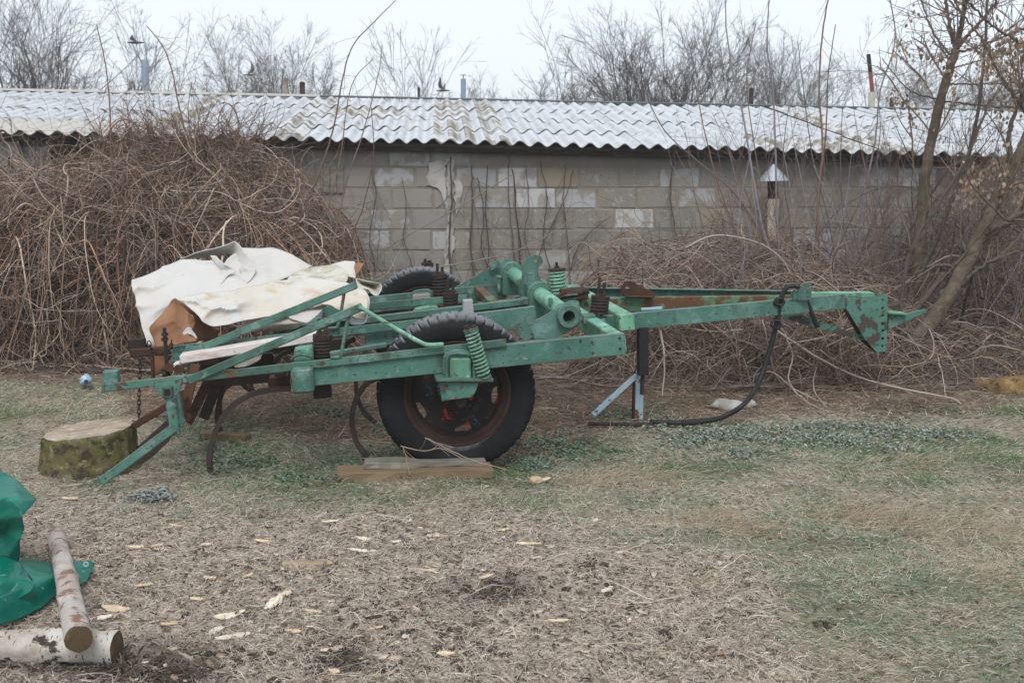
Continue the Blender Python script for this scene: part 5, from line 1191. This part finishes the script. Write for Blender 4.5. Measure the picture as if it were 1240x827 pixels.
# --- the two trunks at the right
def trunk_tree(paths, label, Y, seed, twn, kg=.02):
    base = paths[0][0][0]; b = G(base[0], base[1]); t = thing('young_tree', (A(*base, Y).x, Y, 0), label, 'tree'); rg = np.random.default_rng(seed)
    Ps = []; 
    for j, (px, r0_, r1_) in enumerate(paths):
        pts = [A(u, v, Y + .25 * math.sin(j * 2.1) * i / max(1, len(px) - 1)) for i, (u, v) in enumerate(px)]
        if j == 0: pts[0].z = -.05
        Q = np.array([tuple(p) for p in crom(pts, 8)]); K = 40; f = np.linspace(0, len(Q) - 1, K); k = np.minimum(f.astype(int), len(Q) - 2); Q = Q[k] * (1 - (f - k))[:, None] + Q[k + 1] * (f - k)[:, None]
        Q += rg.normal(0, .004, Q.shape); Ps.append((Q, np.linspace(r0_, r1_, K) * (1 + rg.normal(0, .03, K))))
    P = np.array([p for p, _ in Ps]); R = np.array([r for _, r in Ps]); big = R[:, 0] > .028
    nb = int(big.sum())
    v, q = tubes(P[big], R[big], 12, 3); o = part('trunk', v, q, MBARK, t, True)
    pr = [S3(P[~big], R[~big], 6, [(.12, .10, .085), (.10, .085, .075)], 1)] if (~big).any() else []
    L = np.full(len(P), 1.5); P1, R1, L1 = spawn(P, R * .45, L, twn, .45, 1, .7, .55, .8, 9, .10, kg, rg); R1 = np.clip(R1, .002, .008)
    P2, R2, L2 = spawn(P1, R1, L1, 5, .2, 1, .6, .5, .8, 6, .12, kg, rg); R2 = np.maximum(R2, .0018)
    pr += [S3(P1, R1, 4, [(.17, .13, .10), (.20, .15, .12)], 2), S3(P2, R2, 3, [(.18, .135, .105)], 3)]
    strandobj('branches', pr, MTW, t, True); return t, P1, P2
def seeds(t, centers, n, seed, sz=(.028, .046)):
    rg = np.random.default_rng(seed); c = np.asarray(centers); i = np.repeat(np.arange(len(c)), n); p = c[i] + rg.normal(0, 1, (len(i), 3)) * np.array([.035, .035, .06]) - np.array([0, 0, .05])
    a = nrm(np.stack([rg.normal(0, .35, len(i)), rg.normal(0, .35, len(i)), -np.ones(len(i))], -1)); b_ = nrm(np.cross(a, rg.normal(size=a.shape))); L = rg.uniform(*sz, len(i))[:, None]; W_ = L * .32; n_ = np.cross(a, b_)
    V = np.stack([p, p + a * L * .5 + b_ * W_ + n_ * L * .15, p + a * L, p + a * L * .5 - b_ * W_ - n_ * L * .1], 1)
    pal = np.array([(.36, .26, .18), (.28, .20, .14), (.44, .34, .25), (.20, .14, .10)]); C = np.repeat(pal[rg.integers(0, 4, len(i))], 4, 0)
    q = np.arange(len(i) * 4).reshape(-1, 4); tag(part('seed_clusters', V.reshape(-1, 3), q, MSEED, t, False, C), kind='stuff')
tt, P1, P2 = trunk_tree([([(1100, 452), (1106, 380), (1112, 320), (1118, 240), (1124, 190), (1140, 120), (1158, 60)], .056, .034), ([(1158, 62), (1150, 30), (1142, -20)], .018, .012), ([(1158, 62), (1166, 20), (1172, -20)], .024, .018),
   ([(1159, 58), (1180, 35), (1202, 8), (1215, -20)], .017, .010), ([(1150, 66), (1130, 40), (1112, -10)], .010, .006), ([(1155, 66), (1200, 50), (1245, 18)], .009, .004), ([(1150, 84), (1185, 74), (1215, 62)], .007, .003), ([(1148, 102), (1190, 102), (1235, 101)], .007, .004),
   ([(1075, 452), (1088, 400), (1112, 340), (1150, 250), (1178, 170), (1190, 90), (1196, -10)], .026, .010), ([(1240, 132), (1190, 128), (1140, 122), (1100, 108), (1068, 72)], .010, .004), ([(1116, 250), (1135, 225), (1160, 190)], .010, .004)],
   'slender young tree rising through the roofline with forked top', 9.6, 61, 10)
cs = [tuple(A(u, v, 9.6 + (k % 5 - 2) * .08)) for k, (u, v) in enumerate([(1094, 46), (1100, 50), (1117, 52), (1118, 60), (1135, 60), (1140, 66), (1114, 88), (1103, 8), (1205, 12), (1083, 112), (1095, 118), (1104, 125), (1138, 155), (1108, 130), (1086, 115), (1195, 55), (1204, 62), (1215, 55), (1213, 150), (1184, 150), (1150, 100), (1175, 40)])]
seeds(tt, cs, 15, 5)
t2, Q1, Q2 = trunk_tree([([(1070, 455), (1105, 418), (1140, 372), (1162, 335), (1185, 290), (1210, 235), (1240, 175), (1275, 90)], .068, .034), ([(1160, 338), (1150, 322), (1120, 325), (1098, 345)], .018, .008), ([(1185, 285), (1215, 270), (1260, 245)], .03, .02),
   ([(1225, 205), (1222, 160), (1236, 120), (1240, 100)], .02, .010), ([(1245, 140), (1210, 90), (1190, 50), (1150, 0)], .014, .006), ([(1250, 60), (1200, 30), (1160, -10)], .012, .006), ([(1250, 30), (1215, 45), (1180, 60)], .010, .004), ([(1085, 445), (1096, 400), (1128, 350), (1180, 300), (1235, 262)], .026, .018), ([(1150, 360), (1190, 322), (1245, 300)], .018, .01), ([(1095, 440), (1090, 380), (1105, 300), (1160, 210), (1200, 120)], .018, .008)],
   'thick leaning tree at the right edge with hanging dry seed clusters', 8.75, 62, 15)
rg = np.random.default_rng(3)
cs = [tuple(A(u, v, 9.0 + rg.uniform(-.4, .4))) for u, v in zip(np.r_[rg.uniform(1185, 1245, 46), rg.uniform(1200, 1245, 14), rg.uniform(1165, 1240, 60)], np.r_[rg.uniform(35, 78, 46), rg.uniform(88, 135, 14), rg.uniform(185, 240, 60)])]
seeds(t2, cs, 8, 8)
stem('bare_shoot', [(1180, 325), (1170, 360), (1160, 400), (1135, 445), (1125, 458)], 9.1, .010, .016, [(.04, .035, .033)], 'black dead stick leaning before the right-hand thicket', 'stick', None, 3, .3, 301)
# fallen trunk behind
ft = thing('fallen_trunk', A(1150, 448, 9.3), 'mossy fallen trunk on the ground below the leaning tree', 'log'); ft.location.z = 0
MFT = mat('mossy_grey_bark', (.10, .085, .055), .95, 0, [(5, .45, .6, (.12, .12, .04), 7), (14, .58, .68, (.05, .04, .03), 6)], (20, .9, .01))
tube('bark', [A(1085, 452, 9.3), A(1120, 452, 9.3), A(1170, 447, 9.35), A(1215, 441, 9.4), A(1290, 436, 9.5)], .062, MFT, ft, 8, 14)
tube('bark', [A(1095, 444, 9.8), A(1150, 438, 9.8), A(1215, 430, 9.8), A(1290, 425, 9.9)], .06, MFT, ft, 8, 14)
# twigs snagged on the machine and round the wheel
for i, (px, Yw) in enumerate([([(485, 540), (512, 546), (535, 543), (560, 555)], 5.85), ([(515, 530), (545, 545), (575, 558), (612, 568)], 5.8), ([(488, 542), (492, 555), (490, 580)], 5.8)]):
    stem('dry_twig', px, Yw, .003, .002, [(.30, .22, .16)], ['dry twig lying across the foot of the near tyre', 'longer dry twig slanting over the plank from the tyre', 'short twig hooked over the grey plank'][i], 'twig', None, 3, .1, 400 + i)
# ------------------------------------------------------------------ ground cover: straw, blades, leaves, chips
def scatter(n, y0, y1, seed, pw=1.0):
    """places on the ground inside the view, even over the picture rather than the plot"""
    rg = np.random.default_rng(seed); v = rg.uniform(0, 1, n) ** pw
    y = y0 + (y1 - y0) * v; x = rg.uniform(-1, 1, n) * (y * .47 + .25); return x, y, rg
def pick(rg, n, pal, var=.2): pal = np.array(pal); return pal[rg.integers(0, len(pal), n)] * rg.uniform(1 - var, 1 + var, (n, 1))
def ribbons(x, y, z, d, L, W_, K, curl, rg, lift=0.0, taper=.35, grav=0.0, hug=False):
    n = len(x); P = np.zeros((n, K, 3)); P[:, 0] = np.stack([x, y, z], -1); d = nrm(d); st = (L / (K - 1))[:, None]
    for k in range(1, K):
        d = d + rg.normal(0, curl, (n, 3)); d[:, 2] += grav; d = nrm(d); P[:, k] = P[:, k - 1] + d * st
        if hug:
            g_ = gz(P[:, k, 0], P[:, k, 1]) + .002; P[:, k, 2] = np.maximum(P[:, k, 2], g_)
    R = W_[:, None] * np.linspace(1, taper, K)[None]; return P, R
MSTR = mat('dry_straw', (1, 1, 1), .9, 0, [], None, attr='Col', trans=.3)
MGR = mat('grass_blades', (1, 1, 1), .7, 0, [], None, attr='Col', trans=.3)
def rib_obj(name, lst, mt, **kw):
    V, Q, C = merge(lst); c = (V.min(0) + V.max(0)) / 2; c[2] = 0
    return tag(part(name, V, Q, mt, None, False, C, c), **kw)
def rib(P, R, C):
    v, q = tubes(P, R, 2, 1); TOT[0] += len(q) * 2; return v, q, np.repeat(C, P.shape[1] * 2, 0)
# flat straw and rotted bits over the mulch
def straw(n, seed, y0, y1, Lr, Wr, pal, keep, lift=.16, K=4, curl=.35, pw=1.0):
    x, y, rg = scatter(n, y0, y1, seed, pw); mul, lit, gr, dk = zones(x, y); k = rg.random(n) < keep(mul, lit, gr, dk); x, y = x[k], y[k]; dk = dk[k]; n = len(x)
    az = rg.uniform(0, 2 * np.pi, n); d = np.stack([np.cos(az), np.sin(az), np.abs(rg.normal(0, lift, n))], -1)
    L = rg.uniform(*Lr, n); W_ = rg.uniform(*Wr, n); P, R = ribbons(x, y, gz(x, y) + rg.uniform(0, .012, n), d, L, W_, K, curl, rg, grav=-.12, hug=True)
    C = pick(rg, n, pal, .25) * (1 - .6 * dk[:, None]); return rib(P, R, C)
ST = [(.70, .62, .53), (.60, .52, .44), (.48, .41, .34), (.78, .70, .61), (.34, .28, .225), (.66, .59, .51), (.20, .155, .12)]
DKB = [(.085, .062, .048), (.06, .044, .034), (.12, .088, .066), (.19, .145, .11)]
rib_obj('straw_litter', [
    straw(210000, 1, 3.3, 6.4, (.012, .06), (.0006, .0014), ST, lambda m, l, g, d: m * (1 - d * .5) * .95 + .1 * (1 - m), pw=1.1),
    straw(40000, 2, 3.3, 6.4, (.01, .04), (.0015, .0045), DKB, lambda m, l, g, d: m * (.45 + .55 * d)),
    straw(3000, 3, 3.3, 6.4, (.08, .22), (.001, .0022), ST, lambda m, l, g, d: m, K=6, curl=.15),
    straw(34000, 4, 5.2, 9.6, (.03, .12), (.0015, .0032), [(.34, .25, .19), (.27, .195, .145), (.19, .135, .10), (.42, .33, .25)], lambda m, l, g, d: l * .95),
    straw(5000, 5, 5.2, 9.4, (.12, .4), (.002, .0035), [(.28, .21, .16), (.22, .165, .125), (.36, .28, .21)], lambda m, l, g, d: l * .8, K=7, curl=.2),
    ], MSTR, label='dry straw, wood dust and rotted bits strewn over the ground', cat='litter', kind='stuff')
# grass: dead and living blades
def grass(n, seed, y0, y1, Lr, Wr, pal, keep, lean, K=4, pw=1.0, clump=3.5, curl=.18, grav=-.18):
    x, y, rg = scatter(n, y0, y1, seed, pw); mul, lit, gr, dk = zones(x, y); cn = vn(x, y, clump, seed + 50) * .6 + vn(x, y, clump * 3, seed + 51) * .4
    k = rg.random(n) < keep(mul, lit, gr, dk) * S_((cn - .28) * 3.2); x, y, cn = x[k], y[k], cn[k]; n = len(x)
    az = rg.uniform(0, 2 * np.pi, n) * .6 + vn(x, y, 1.7, 88) * 9; d = np.stack([np.cos(az) * lean, np.sin(az) * lean, rg.uniform(.35, 1, n)], -1)
    L = rg.uniform(*Lr, n) * (.6 + .8 * cn); W_ = rg.uniform(*Wr, n); P, R = ribbons(x, y, gz(x, y) - .002, d, L, W_, K, curl, rg, taper=.2, grav=grav, hug=True)
    return rib(P, R, pick(rg, n, pal, .2))
GD = [(.52, .46, .35), (.58, .53, .43), (.42, .36, .27), (.64, .60, .51), (.36, .31, .23)]
GG = [(.16, .25, .13), (.21, .30, .18), (.12, .19, .095), (.30, .38, .28), (.42, .48, .40)]
GB = [(.07, .155, .04), (.095, .19, .05), (.06, .12, .035), (.12, .2, .08)]
rib_obj('grass', [
    grass(170000, 11, 3.4, 6.6, (.02, .06), (.0009, .0017), GD, lambda m, l, g, d: (1 - m) * (1 - .45 * g) * (1 - l * .9), 1.3),
    grass(125000, 12, 3.4, 6.6, (.015, .045), (.0009, .0017), GG, lambda m, l, g, d: (1 - m) * (.42 + .58 * g) * (1 - l * .8), .9, clump=5),
    grass(60000, 13, 6.2, 9.6, (.03, .07), (.0014, .0025), GD, lambda m, l, g, d: (1 - l * .93), 1.3),
    grass(42000, 14, 6.0, 9.6, (.02, .055), (.0014, .0025), GG, lambda m, l, g, d: (1 - l * .85) * (.25 + .7 * g), .9, clump=5),
    grass(36000, 15, 5.2, 7.6, (.03, .07), (.0012, .0022), GB, lambda m, l, g, d: S_(g * 1.6 - .5) * (1 - m) * .9, .7, clump=5),
    ], MGR, label='frosted winter grass, straw and dull green, across the yard', cat='grass', kind='stuff')
# tussocks of long dead grass
rg = np.random.default_rng(77); lst = []
for (u, v, n, rr, L0) in [(1050, 625, 420, .13, .14), (1160, 640, 520, .2, .13), (860, 628, 260, .1, .11), (770, 575, 300, .15, .11), (840, 705, 200, .08, .09), (1110, 560, 260, .14, .11), (1200, 700, 240, .12, .1), (700, 580, 200, .12, .09), (905, 640, 220, .1, .1), (500, 590, 180, .2, .08), (90, 480, 300, .3, .12), (30, 500, 300, .3, .1)]:
    c = G(u, v); x = c.x + rg.normal(0, rr, n); y = c.y + rg.normal(0, rr * .7, n); a = rg.normal(.6, .8, n)
    d = np.stack([np.cos(a), np.sin(a) * .5 - .3, rg.uniform(.4, 1.1, n)], -1); P, R = ribbons(x, y, gz(x, y), d, rg.uniform(.5, 1.2, n) * L0, rg.uniform(.001, .0018, n), 6, .12, rg, taper=.2, grav=-.22, hug=True)
    lst.append(rib(P, R, pick(rg, n, [(.42, .35, .25), (.48, .42, .33), (.36, .28, .19)])))
rib_obj('dead_grass', lst, MGR, label='pale tussocks of long dead grass combed flat to one side', cat='grass', kind='stuff')
# silvery creeping plants
MLF = mat('frosted_leaves', (1, 1, 1), .8, 0, [], None, attr='Col', trans=.15, frost=((.42, .46, .42), .6, 1.2, .5))
def leaves(spots, seed, sz, pal, zt=.03):
    rg = np.random.default_rng(seed); X = []; Y = []
    for u, v, ru, rv, n in spots:
        uu = rg.normal(u, ru * .5, n); vv = rg.normal(v, rv * .5, n)
        for a, b2 in zip(uu, vv):
            if b2 < 470: continue
            g_ = G(a, b2); X.append(g_.x); Y.append(g_.y)
    x = np.array(X); y = np.array(Y); n0 = len(x); m_ = 6; i = np.repeat(np.arange(n0), m_); n = len(i); x = x[i] + rg.normal(0, .014, n); y = y[i] + rg.normal(0, .014, n)
    z = gz(x, y) + rg.uniform(.004, zt, n); az = rg.uniform(0, 2 * np.pi, n); a = nrm(np.stack([np.cos(az), np.sin(az), rg.normal(.1, .3, n)], -1)); b_ = nrm(np.cross(a, np.array([0, 0, 1.]) + rg.normal(0, .25, (n, 3)))); L = rg.uniform(*sz, n)[:, None]; p = np.stack([x, y, z], -1); up = np.cross(b_, a) * L
    V = np.stack([p, p + a * L * .35 + b_ * L * .36 - up * .0, p + a * L * .8 + b_ * L * .25 + up * .05, p + a * L, p + a * L * .8 - b_ * L * .25 + up * .05, p + a * L * .35 - b_ * L * .36], 1)
    V[:, 3, 2] -= L[:, 0] * .15; C = np.repeat(pick(rg, n, pal), 6, 0); q = np.arange(n * 6).reshape(-1, 6); return V.reshape(-1, 3), q, C
SIL = [(.16, .20, .145), (.22, .27, .215), (.11, .15, .095), (.30, .35, .30), (.08, .12, .06)]
V, q, C = leaves([(850, 532, 60, 14, 260), (930, 524, 90, 14, 210), (1000, 535, 60, 9, 150), (1060, 522, 110, 12, 190), (1130, 530, 60, 10, 90), (900, 550, 60, 8, 70), (820, 515, 60, 10, 80), (990, 515, 40, 5, 60), (1090, 545, 50, 6, 40)], 4, (.012, .024), SIL)
c = (V.min(0) + V.max(0)) / 2; tag(part('creeping_plants', V, q, MLF, None, False, C, (c[0], c[1], 0)), 'silvery green frosted creeping plants spread in front of the right heap', 'ground cover', kind='stuff')
V, q, C = leaves([(180, 605, 26, 6, 50), (190, 600, 18, 5, 30)], 6, (.014, .028), [(.2, .22, .22), (.26, .28, .29), (.15, .16, .16)])
tag(part('creeping_plants', V, q, MLF, None, False, C), 'small grey frosted rosette patch on bare soil below the rear jack', 'ground cover', kind='stuff')
V, q, C = leaves([(300, 562, 70, 18, 150), (370, 582, 40, 8, 50), (440, 560, 60, 20, 60), (250, 540, 50, 20, 70), (670, 535, 50, 14, 120), (700, 548, 60, 12, 110), (640, 560, 30, 8, 80), (400, 500, 60, 14, 90), (760, 500, 80, 16, 120), (470, 520, 30, 12, 50)], 5, (.010, .024), [(.06, .14, .05), (.085, .175, .075), (.13, .2, .14), (.05, .10, .04)])
tag(part('creeping_plants', V, q, MLF, None, False, C), 'green weeds growing in the shade under the machine', 'weeds', kind='stuff')

# --- wood chips: the larger ones each on their own
MCHIP = mat('fresh_wood_chip', (.62, .51, .37), .85, 0, [(8, .42, .58, (.50, .38, .26), 6, (1, 5, 5)), (14, .62, .7, (.30, .21, .14), 5)], (20, .4, .002, (1, 8, 8)), tint=.18)
MCHIPW = mat('pale_wood_chip', (.70, .64, .54), .85, 0, [(8, .45, .58, (.55, .47, .37), 6, (1, 5, 5))], (20, .4, .002, (1, 8, 8)), tint=.1)
MCHIPD = mat('weathered_chip', (.30, .25, .20), .9, 0, [(8, .5, .6, (.2, .15, .11), 6, (1, 5, 5))], (20, .4, .002, (1, 8, 8)), tint=.2)
def chip_mesh(seed, L, W_, T, mt):
    """a split flake: ragged outline, one face hollow, sharp edges"""
    r = random.Random(seed); n = 9; V = []; bend = r.uniform(-.12, .12) * L; curl = r.uniform(.0, .05) * L; ph = r.uniform(.25, .75); pt = r.random() < .6
    for i in range(n):
        t = i / (n - 1); x = (t - .5) * L; k = (min(t / ph, (1 - t) / (1 - ph))) ** (.25 if not pt else .5); w_ = W_ * .5 * max(.3, k) * r.uniform(.8, 1.15); c = bend * (t - .5) ** 2 * 2; z = curl * (t - .4) ** 2 * 2
        j = r.uniform(-.03, .03) * L if 0 < i < n - 1 else r.uniform(-.06, .06) * L
        V += [(x + j, -w_ + c, z), (x - j, w_ * r.uniform(.75, 1.1) + c, z + T * .15), (x - j * .5, w_ * .85 + c, z + T * r.uniform(.35, .8)), (x, c + w_ * r.uniform(-.3, .3), z + T * r.uniform(.7, 1.3)), (x + j, -w_ * .9 + c, z + T * r.uniform(.3, .7))]
    Fc = [(i * 5 + j, i * 5 + (j + 1) % 5, (i + 1) * 5 + (j + 1) % 5, (i + 1) * 5 + j) for i in range(n - 1) for j in range(5)] + [(4, 3, 2, 1, 0), tuple(range(n * 5 - 5, n * 5))]
    me = bpy.data.meshes.new('wood_chip'); me.from_pydata(V, [], Fc); me.materials.append(mt); return me
chips = [(333, 733, 36, 16, 75, 1, 'upright pale wood chip standing out near the middle of the mulch'), (281, 775, 42, 20, 25, 1, 'big pale split chip near the bottom, right of the logs'), (278, 747, 38, 9, 28, 1, 'long pale sliver between the upright chip and the logs'), (435, 668, 26, 8, -25, 1, 'pale chip right of the split firewood'),
 (677, 750, 34, 7, -8, 0, 'long flat tan chip low in the middle'), (345, 722, 16, 8, 10, 0, 'small chip just above the upright pale one'), (140, 741, 34, 11, 8, 0, 'yellowish chip right of the thin log'), (120, 752, 30, 12, 20, 1, 'wide pale chip between log and tarpaulin'), (250, 660, 12, 6, 0, 0, 'little orange chip high on the mulch left'),
 (190, 665, 16, 5, 5, 0, 'small tan chip upper left of the mulch'), (165, 668, 18, 6, 10, 0, 'orange-tinted chip near the thin log top'), (225, 795, 32, 5, -30, 2, 'thin grey-tan splinter near the dark hollow'), (405, 812, 20, 9, -40, 0, 'curled chip near the bottom edge'), (240, 728, 18, 6, 12, 0, 'narrow chip left of the upright one'),
 (213, 640, 14, 5, 0, 0, 'pale chip by the grey rosette patch'), (440, 650, 20, 5, -18, 1, 'pale thin chip in the upper mulch'), (400, 630, 20, 5, 5, 1, 'flat pale chip below the planks'), (520, 690, 22, 6, 22, 0, 'tan chip in the open mulch centre'), (640, 658, 30, 6, 5, 0, 'long buff chip at the grass edge'), (610, 640, 16, 4, -5, 0, 'thin buff chip above the long one'),
 (735, 716, 22, 6, 50, 1, 'white angled chip beside dark rotten clod'), (762, 752, 12, 5, 70, 1, 'small white chip bottom centre'), (730, 742, 18, 9, 0, 2, 'reddish-brown bark chip bottom centre'), (655, 580, 22, 6, -8, 0, 'cream chip beside the wood chunk near the wheel'), (85, 590, 30, 6, 25, 2, 'grey stick-like chip before the stump'), (85, 605, 20, 8, -5, 0, 'pale curl of wood in front of the stump'),
 (100, 665, 40, 7, -5, 2, 'grey weathered chip beside the thin log tip'), (118, 643, 18, 6, 5, 2, 'flat grey chip above the thin log'), (380, 745, 20, 5, -10, 0, 'tan sliver right of the upright chip'), (300, 700, 16, 5, 60, 0, 'short upright tan sliver'), (255, 700, 20, 6, -30, 0, 'tan chip left of the split firewood'), (175, 715, 20, 8, 15, 0, 'tan chip near the grommet corner'),
 (455, 760, 16, 5, 20, 0, 'small buff chip lower middle'), (505, 735, 18, 5, -50, 0, 'buff splinter lower middle'), (560, 720, 14, 5, 10, 2, 'brown chip on the dark patch'), (590, 700, 24, 4, 35, 0, 'fine long splinter near the dark patch'), (480, 655, 12, 5, 0, 1, 'tiny white chip in upper mulch'), (320, 655, 24, 5, 3, 0, 'flat buff chip in upper mulch left'),
 (355, 770, 22, 7, -20, 0, 'buff chip below the upright pale one'), (205, 755, 20, 6, 10, 0, 'buff chip right of the log end'), (905, 690, 16, 5, 10, 2, 'grey chip on the grass right of the mulch'), (665, 495, 20, 4, 0, 2, 'grey flat chip on the litter right of the wheel'), (540, 790, 24, 8, -15, 0, 'curled tan chip at the bottom'), (395, 790, 20, 6, 50, 0, 'upright tan chip near the bottom edge')]
for i, (u, v, lp, wp, ang, ty, lab) in enumerate(chips):
    c = G(u, v); s = c.y / F; o = link('wood_chip', chip_mesh(i, lp * s * 1.05, wp * s * 1.25, .007, (MCHIP, MCHIPW, MCHIPD)[ty]))
    o.location = (c.x, c.y, float(gz(c.x, c.y)) + .009); o.rotation_euler = (random.Random(i).uniform(-.25, .45), random.Random(i + 9).uniform(-.2, .2), math.radians(ang)); tag(o, lab, 'wood chip', 'wood chips on the mulch')
# the small ones
rg = np.random.default_rng(8); n = 3400; x, y, _ = scatter(n, 3.4, 6.2, 99, 1.1); mul, lit, gr, dk = zones(x, y); cn = vn(x, y, 2.2, 71)
k = rg.random(n) < mul * (.35 + .9 * S_((cn - .35) * 2)); x, y = x[k], y[k]; n = len(x); az = rg.normal(0, .8, n); L = rg.uniform(.008, .04, n) * rg.uniform(.5, 1.3, n) * np.where(rg.random(n) < .1, 1.5, 1); W_ = L * rg.uniform(.12, .38, n)
a = nrm(np.stack([np.cos(az), np.sin(az), rg.normal(0, .15, n)], -1)); b_ = nrm(np.cross(np.array([0, 0, 1.]) + rg.normal(0, .3, (n, 3)), a)); c_ = np.cross(a, b_); p = np.stack([x, y, gz(x, y) + .009], -1)
L_, Wv, Tt = L[:, None], W_[:, None], rg.uniform(.001, .0035, n)[:, None]
V = np.stack([p - a * L_ * .5 + b_ * Wv * .1, p - a * L_ * .1 - b_ * Wv, p + a * L_ * .5 - b_ * Wv * .3, p + a * L_ * .35 + b_ * Wv * .8, p - a * L_ * .2 + b_ * Wv], 1); V2 = V + c_[:, None] * Tt[:, None]
VV = np.concatenate([V, V2], 1).reshape(-1, 3); o0 = np.arange(n)[:, None] * 10
top = o0 + np.array([5, 6, 7, 8, 9]); sd = np.concatenate([o0 + np.array([i, (i + 1) % 5, (i + 1) % 5 + 5, i + 5]) for i in range(5)]); C = np.repeat(pick(rg, n, [(.58, .47, .35), (.66, .56, .43), (.34, .25, .18), (.74, .67, .57), (.50, .42, .34), (.13, .095, .07), (.24, .175, .13)], .2), 10, 0)
tag(part('wood_shavings', VV, (top, sd), MSTR, None, False, C, (0, 5, 0)), 'small shavings and splinters of fresh wood scattered over the mulch', 'wood shavings', kind='stuff')
# clods of dark earth
rg = np.random.default_rng(12); lst = []
for (u, v, ru, rv, n) in [(190, 812, 60, 12, 90), (590, 715, 50, 12, 60), (420, 795, 60, 14, 60), (1000, 757, 14, 6, 22), (730, 725, 10, 6, 12), (1100, 495, 50, 8, 40), (300, 690, 200, 50, 160), (600, 770, 200, 40, 200), (480, 740, 60, 20, 60), (700, 700, 60, 20, 50), (330, 800, 60, 14, 60)]:
    for _ in range(n):
        g_ = G(rg.normal(u, ru * .6), max(480, rg.normal(v, rv * .6))); lst.append((g_.x, g_.y, rg.uniform(.004, .012) * rg.choice([1, 1, 1.6])))
bm = bmesh.new(); bmesh.ops.create_icosphere(bm, subdivisions=1, radius=1); bv = np.array([v.co for v in bm.verts]); bf = np.array([[v.index for v in f.verts] for f in bm.faces]); bm.free()
c = np.array(lst); V = c[:, None, :] * np.array([1, 1, 0]) + bv[None] * (c[:, 2][:, None, None] * rg.uniform(.6, 1.4, (len(c), len(bv), 1))) * np.array([1.2, 1, .7]); V[:, :, 2] += gz(c[:, 0], c[:, 1])[:, None] + .002
q = (bf[None] + np.arange(len(c))[:, None, None] * len(bv)).reshape(-1, 3)
tag(part('soil_crumbs', V.reshape(-1, 3), q, mat('dark_earth', (.05, .038, .03), .95, 0, [(30, .5, .6, (.09, .07, .055), 5)], (40, .8, .004)), None, True, None, (0, 5, 0)), 'dark crumbs of earth turned up in patches', 'soil', kind='stuff')

# ------------------------------------------------------------------ haze
def haze():
    V = [(sx * 210, sy, sz) for sz in (-1.0, 9.5) for sx, sy in ((-1, -70), (1, -70), (1, 210), (-1, 210))]
    me = bpy.data.meshes.new('haze'); me.from_pydata(V, [], [(3, 2, 1, 0), (4, 5, 6, 7), (0, 1, 5, 4), (1, 2, 6, 5), (2, 3, 7, 6), (3, 0, 4, 7)])
    m = bpy.data.materials.new('haze'); m.use_nodes = True; n = m.node_tree; n.nodes.clear(); o = n.nodes.new('ShaderNodeOutputMaterial'); p = n.nodes.new('ShaderNodeVolumePrincipled')
    p.inputs['Color'].default_value = (.97, .985, 1, 1); p.inputs['Density'].default_value = .0018; p.inputs['Anisotropy'].default_value = .2; n.links.new(p.outputs[0], o.inputs['Volume']); me.materials.append(m)
    tag(link('haze', me), kind='stuff')
haze()
print('strand tris', TOT[0], 'objects', len(SC.objects))
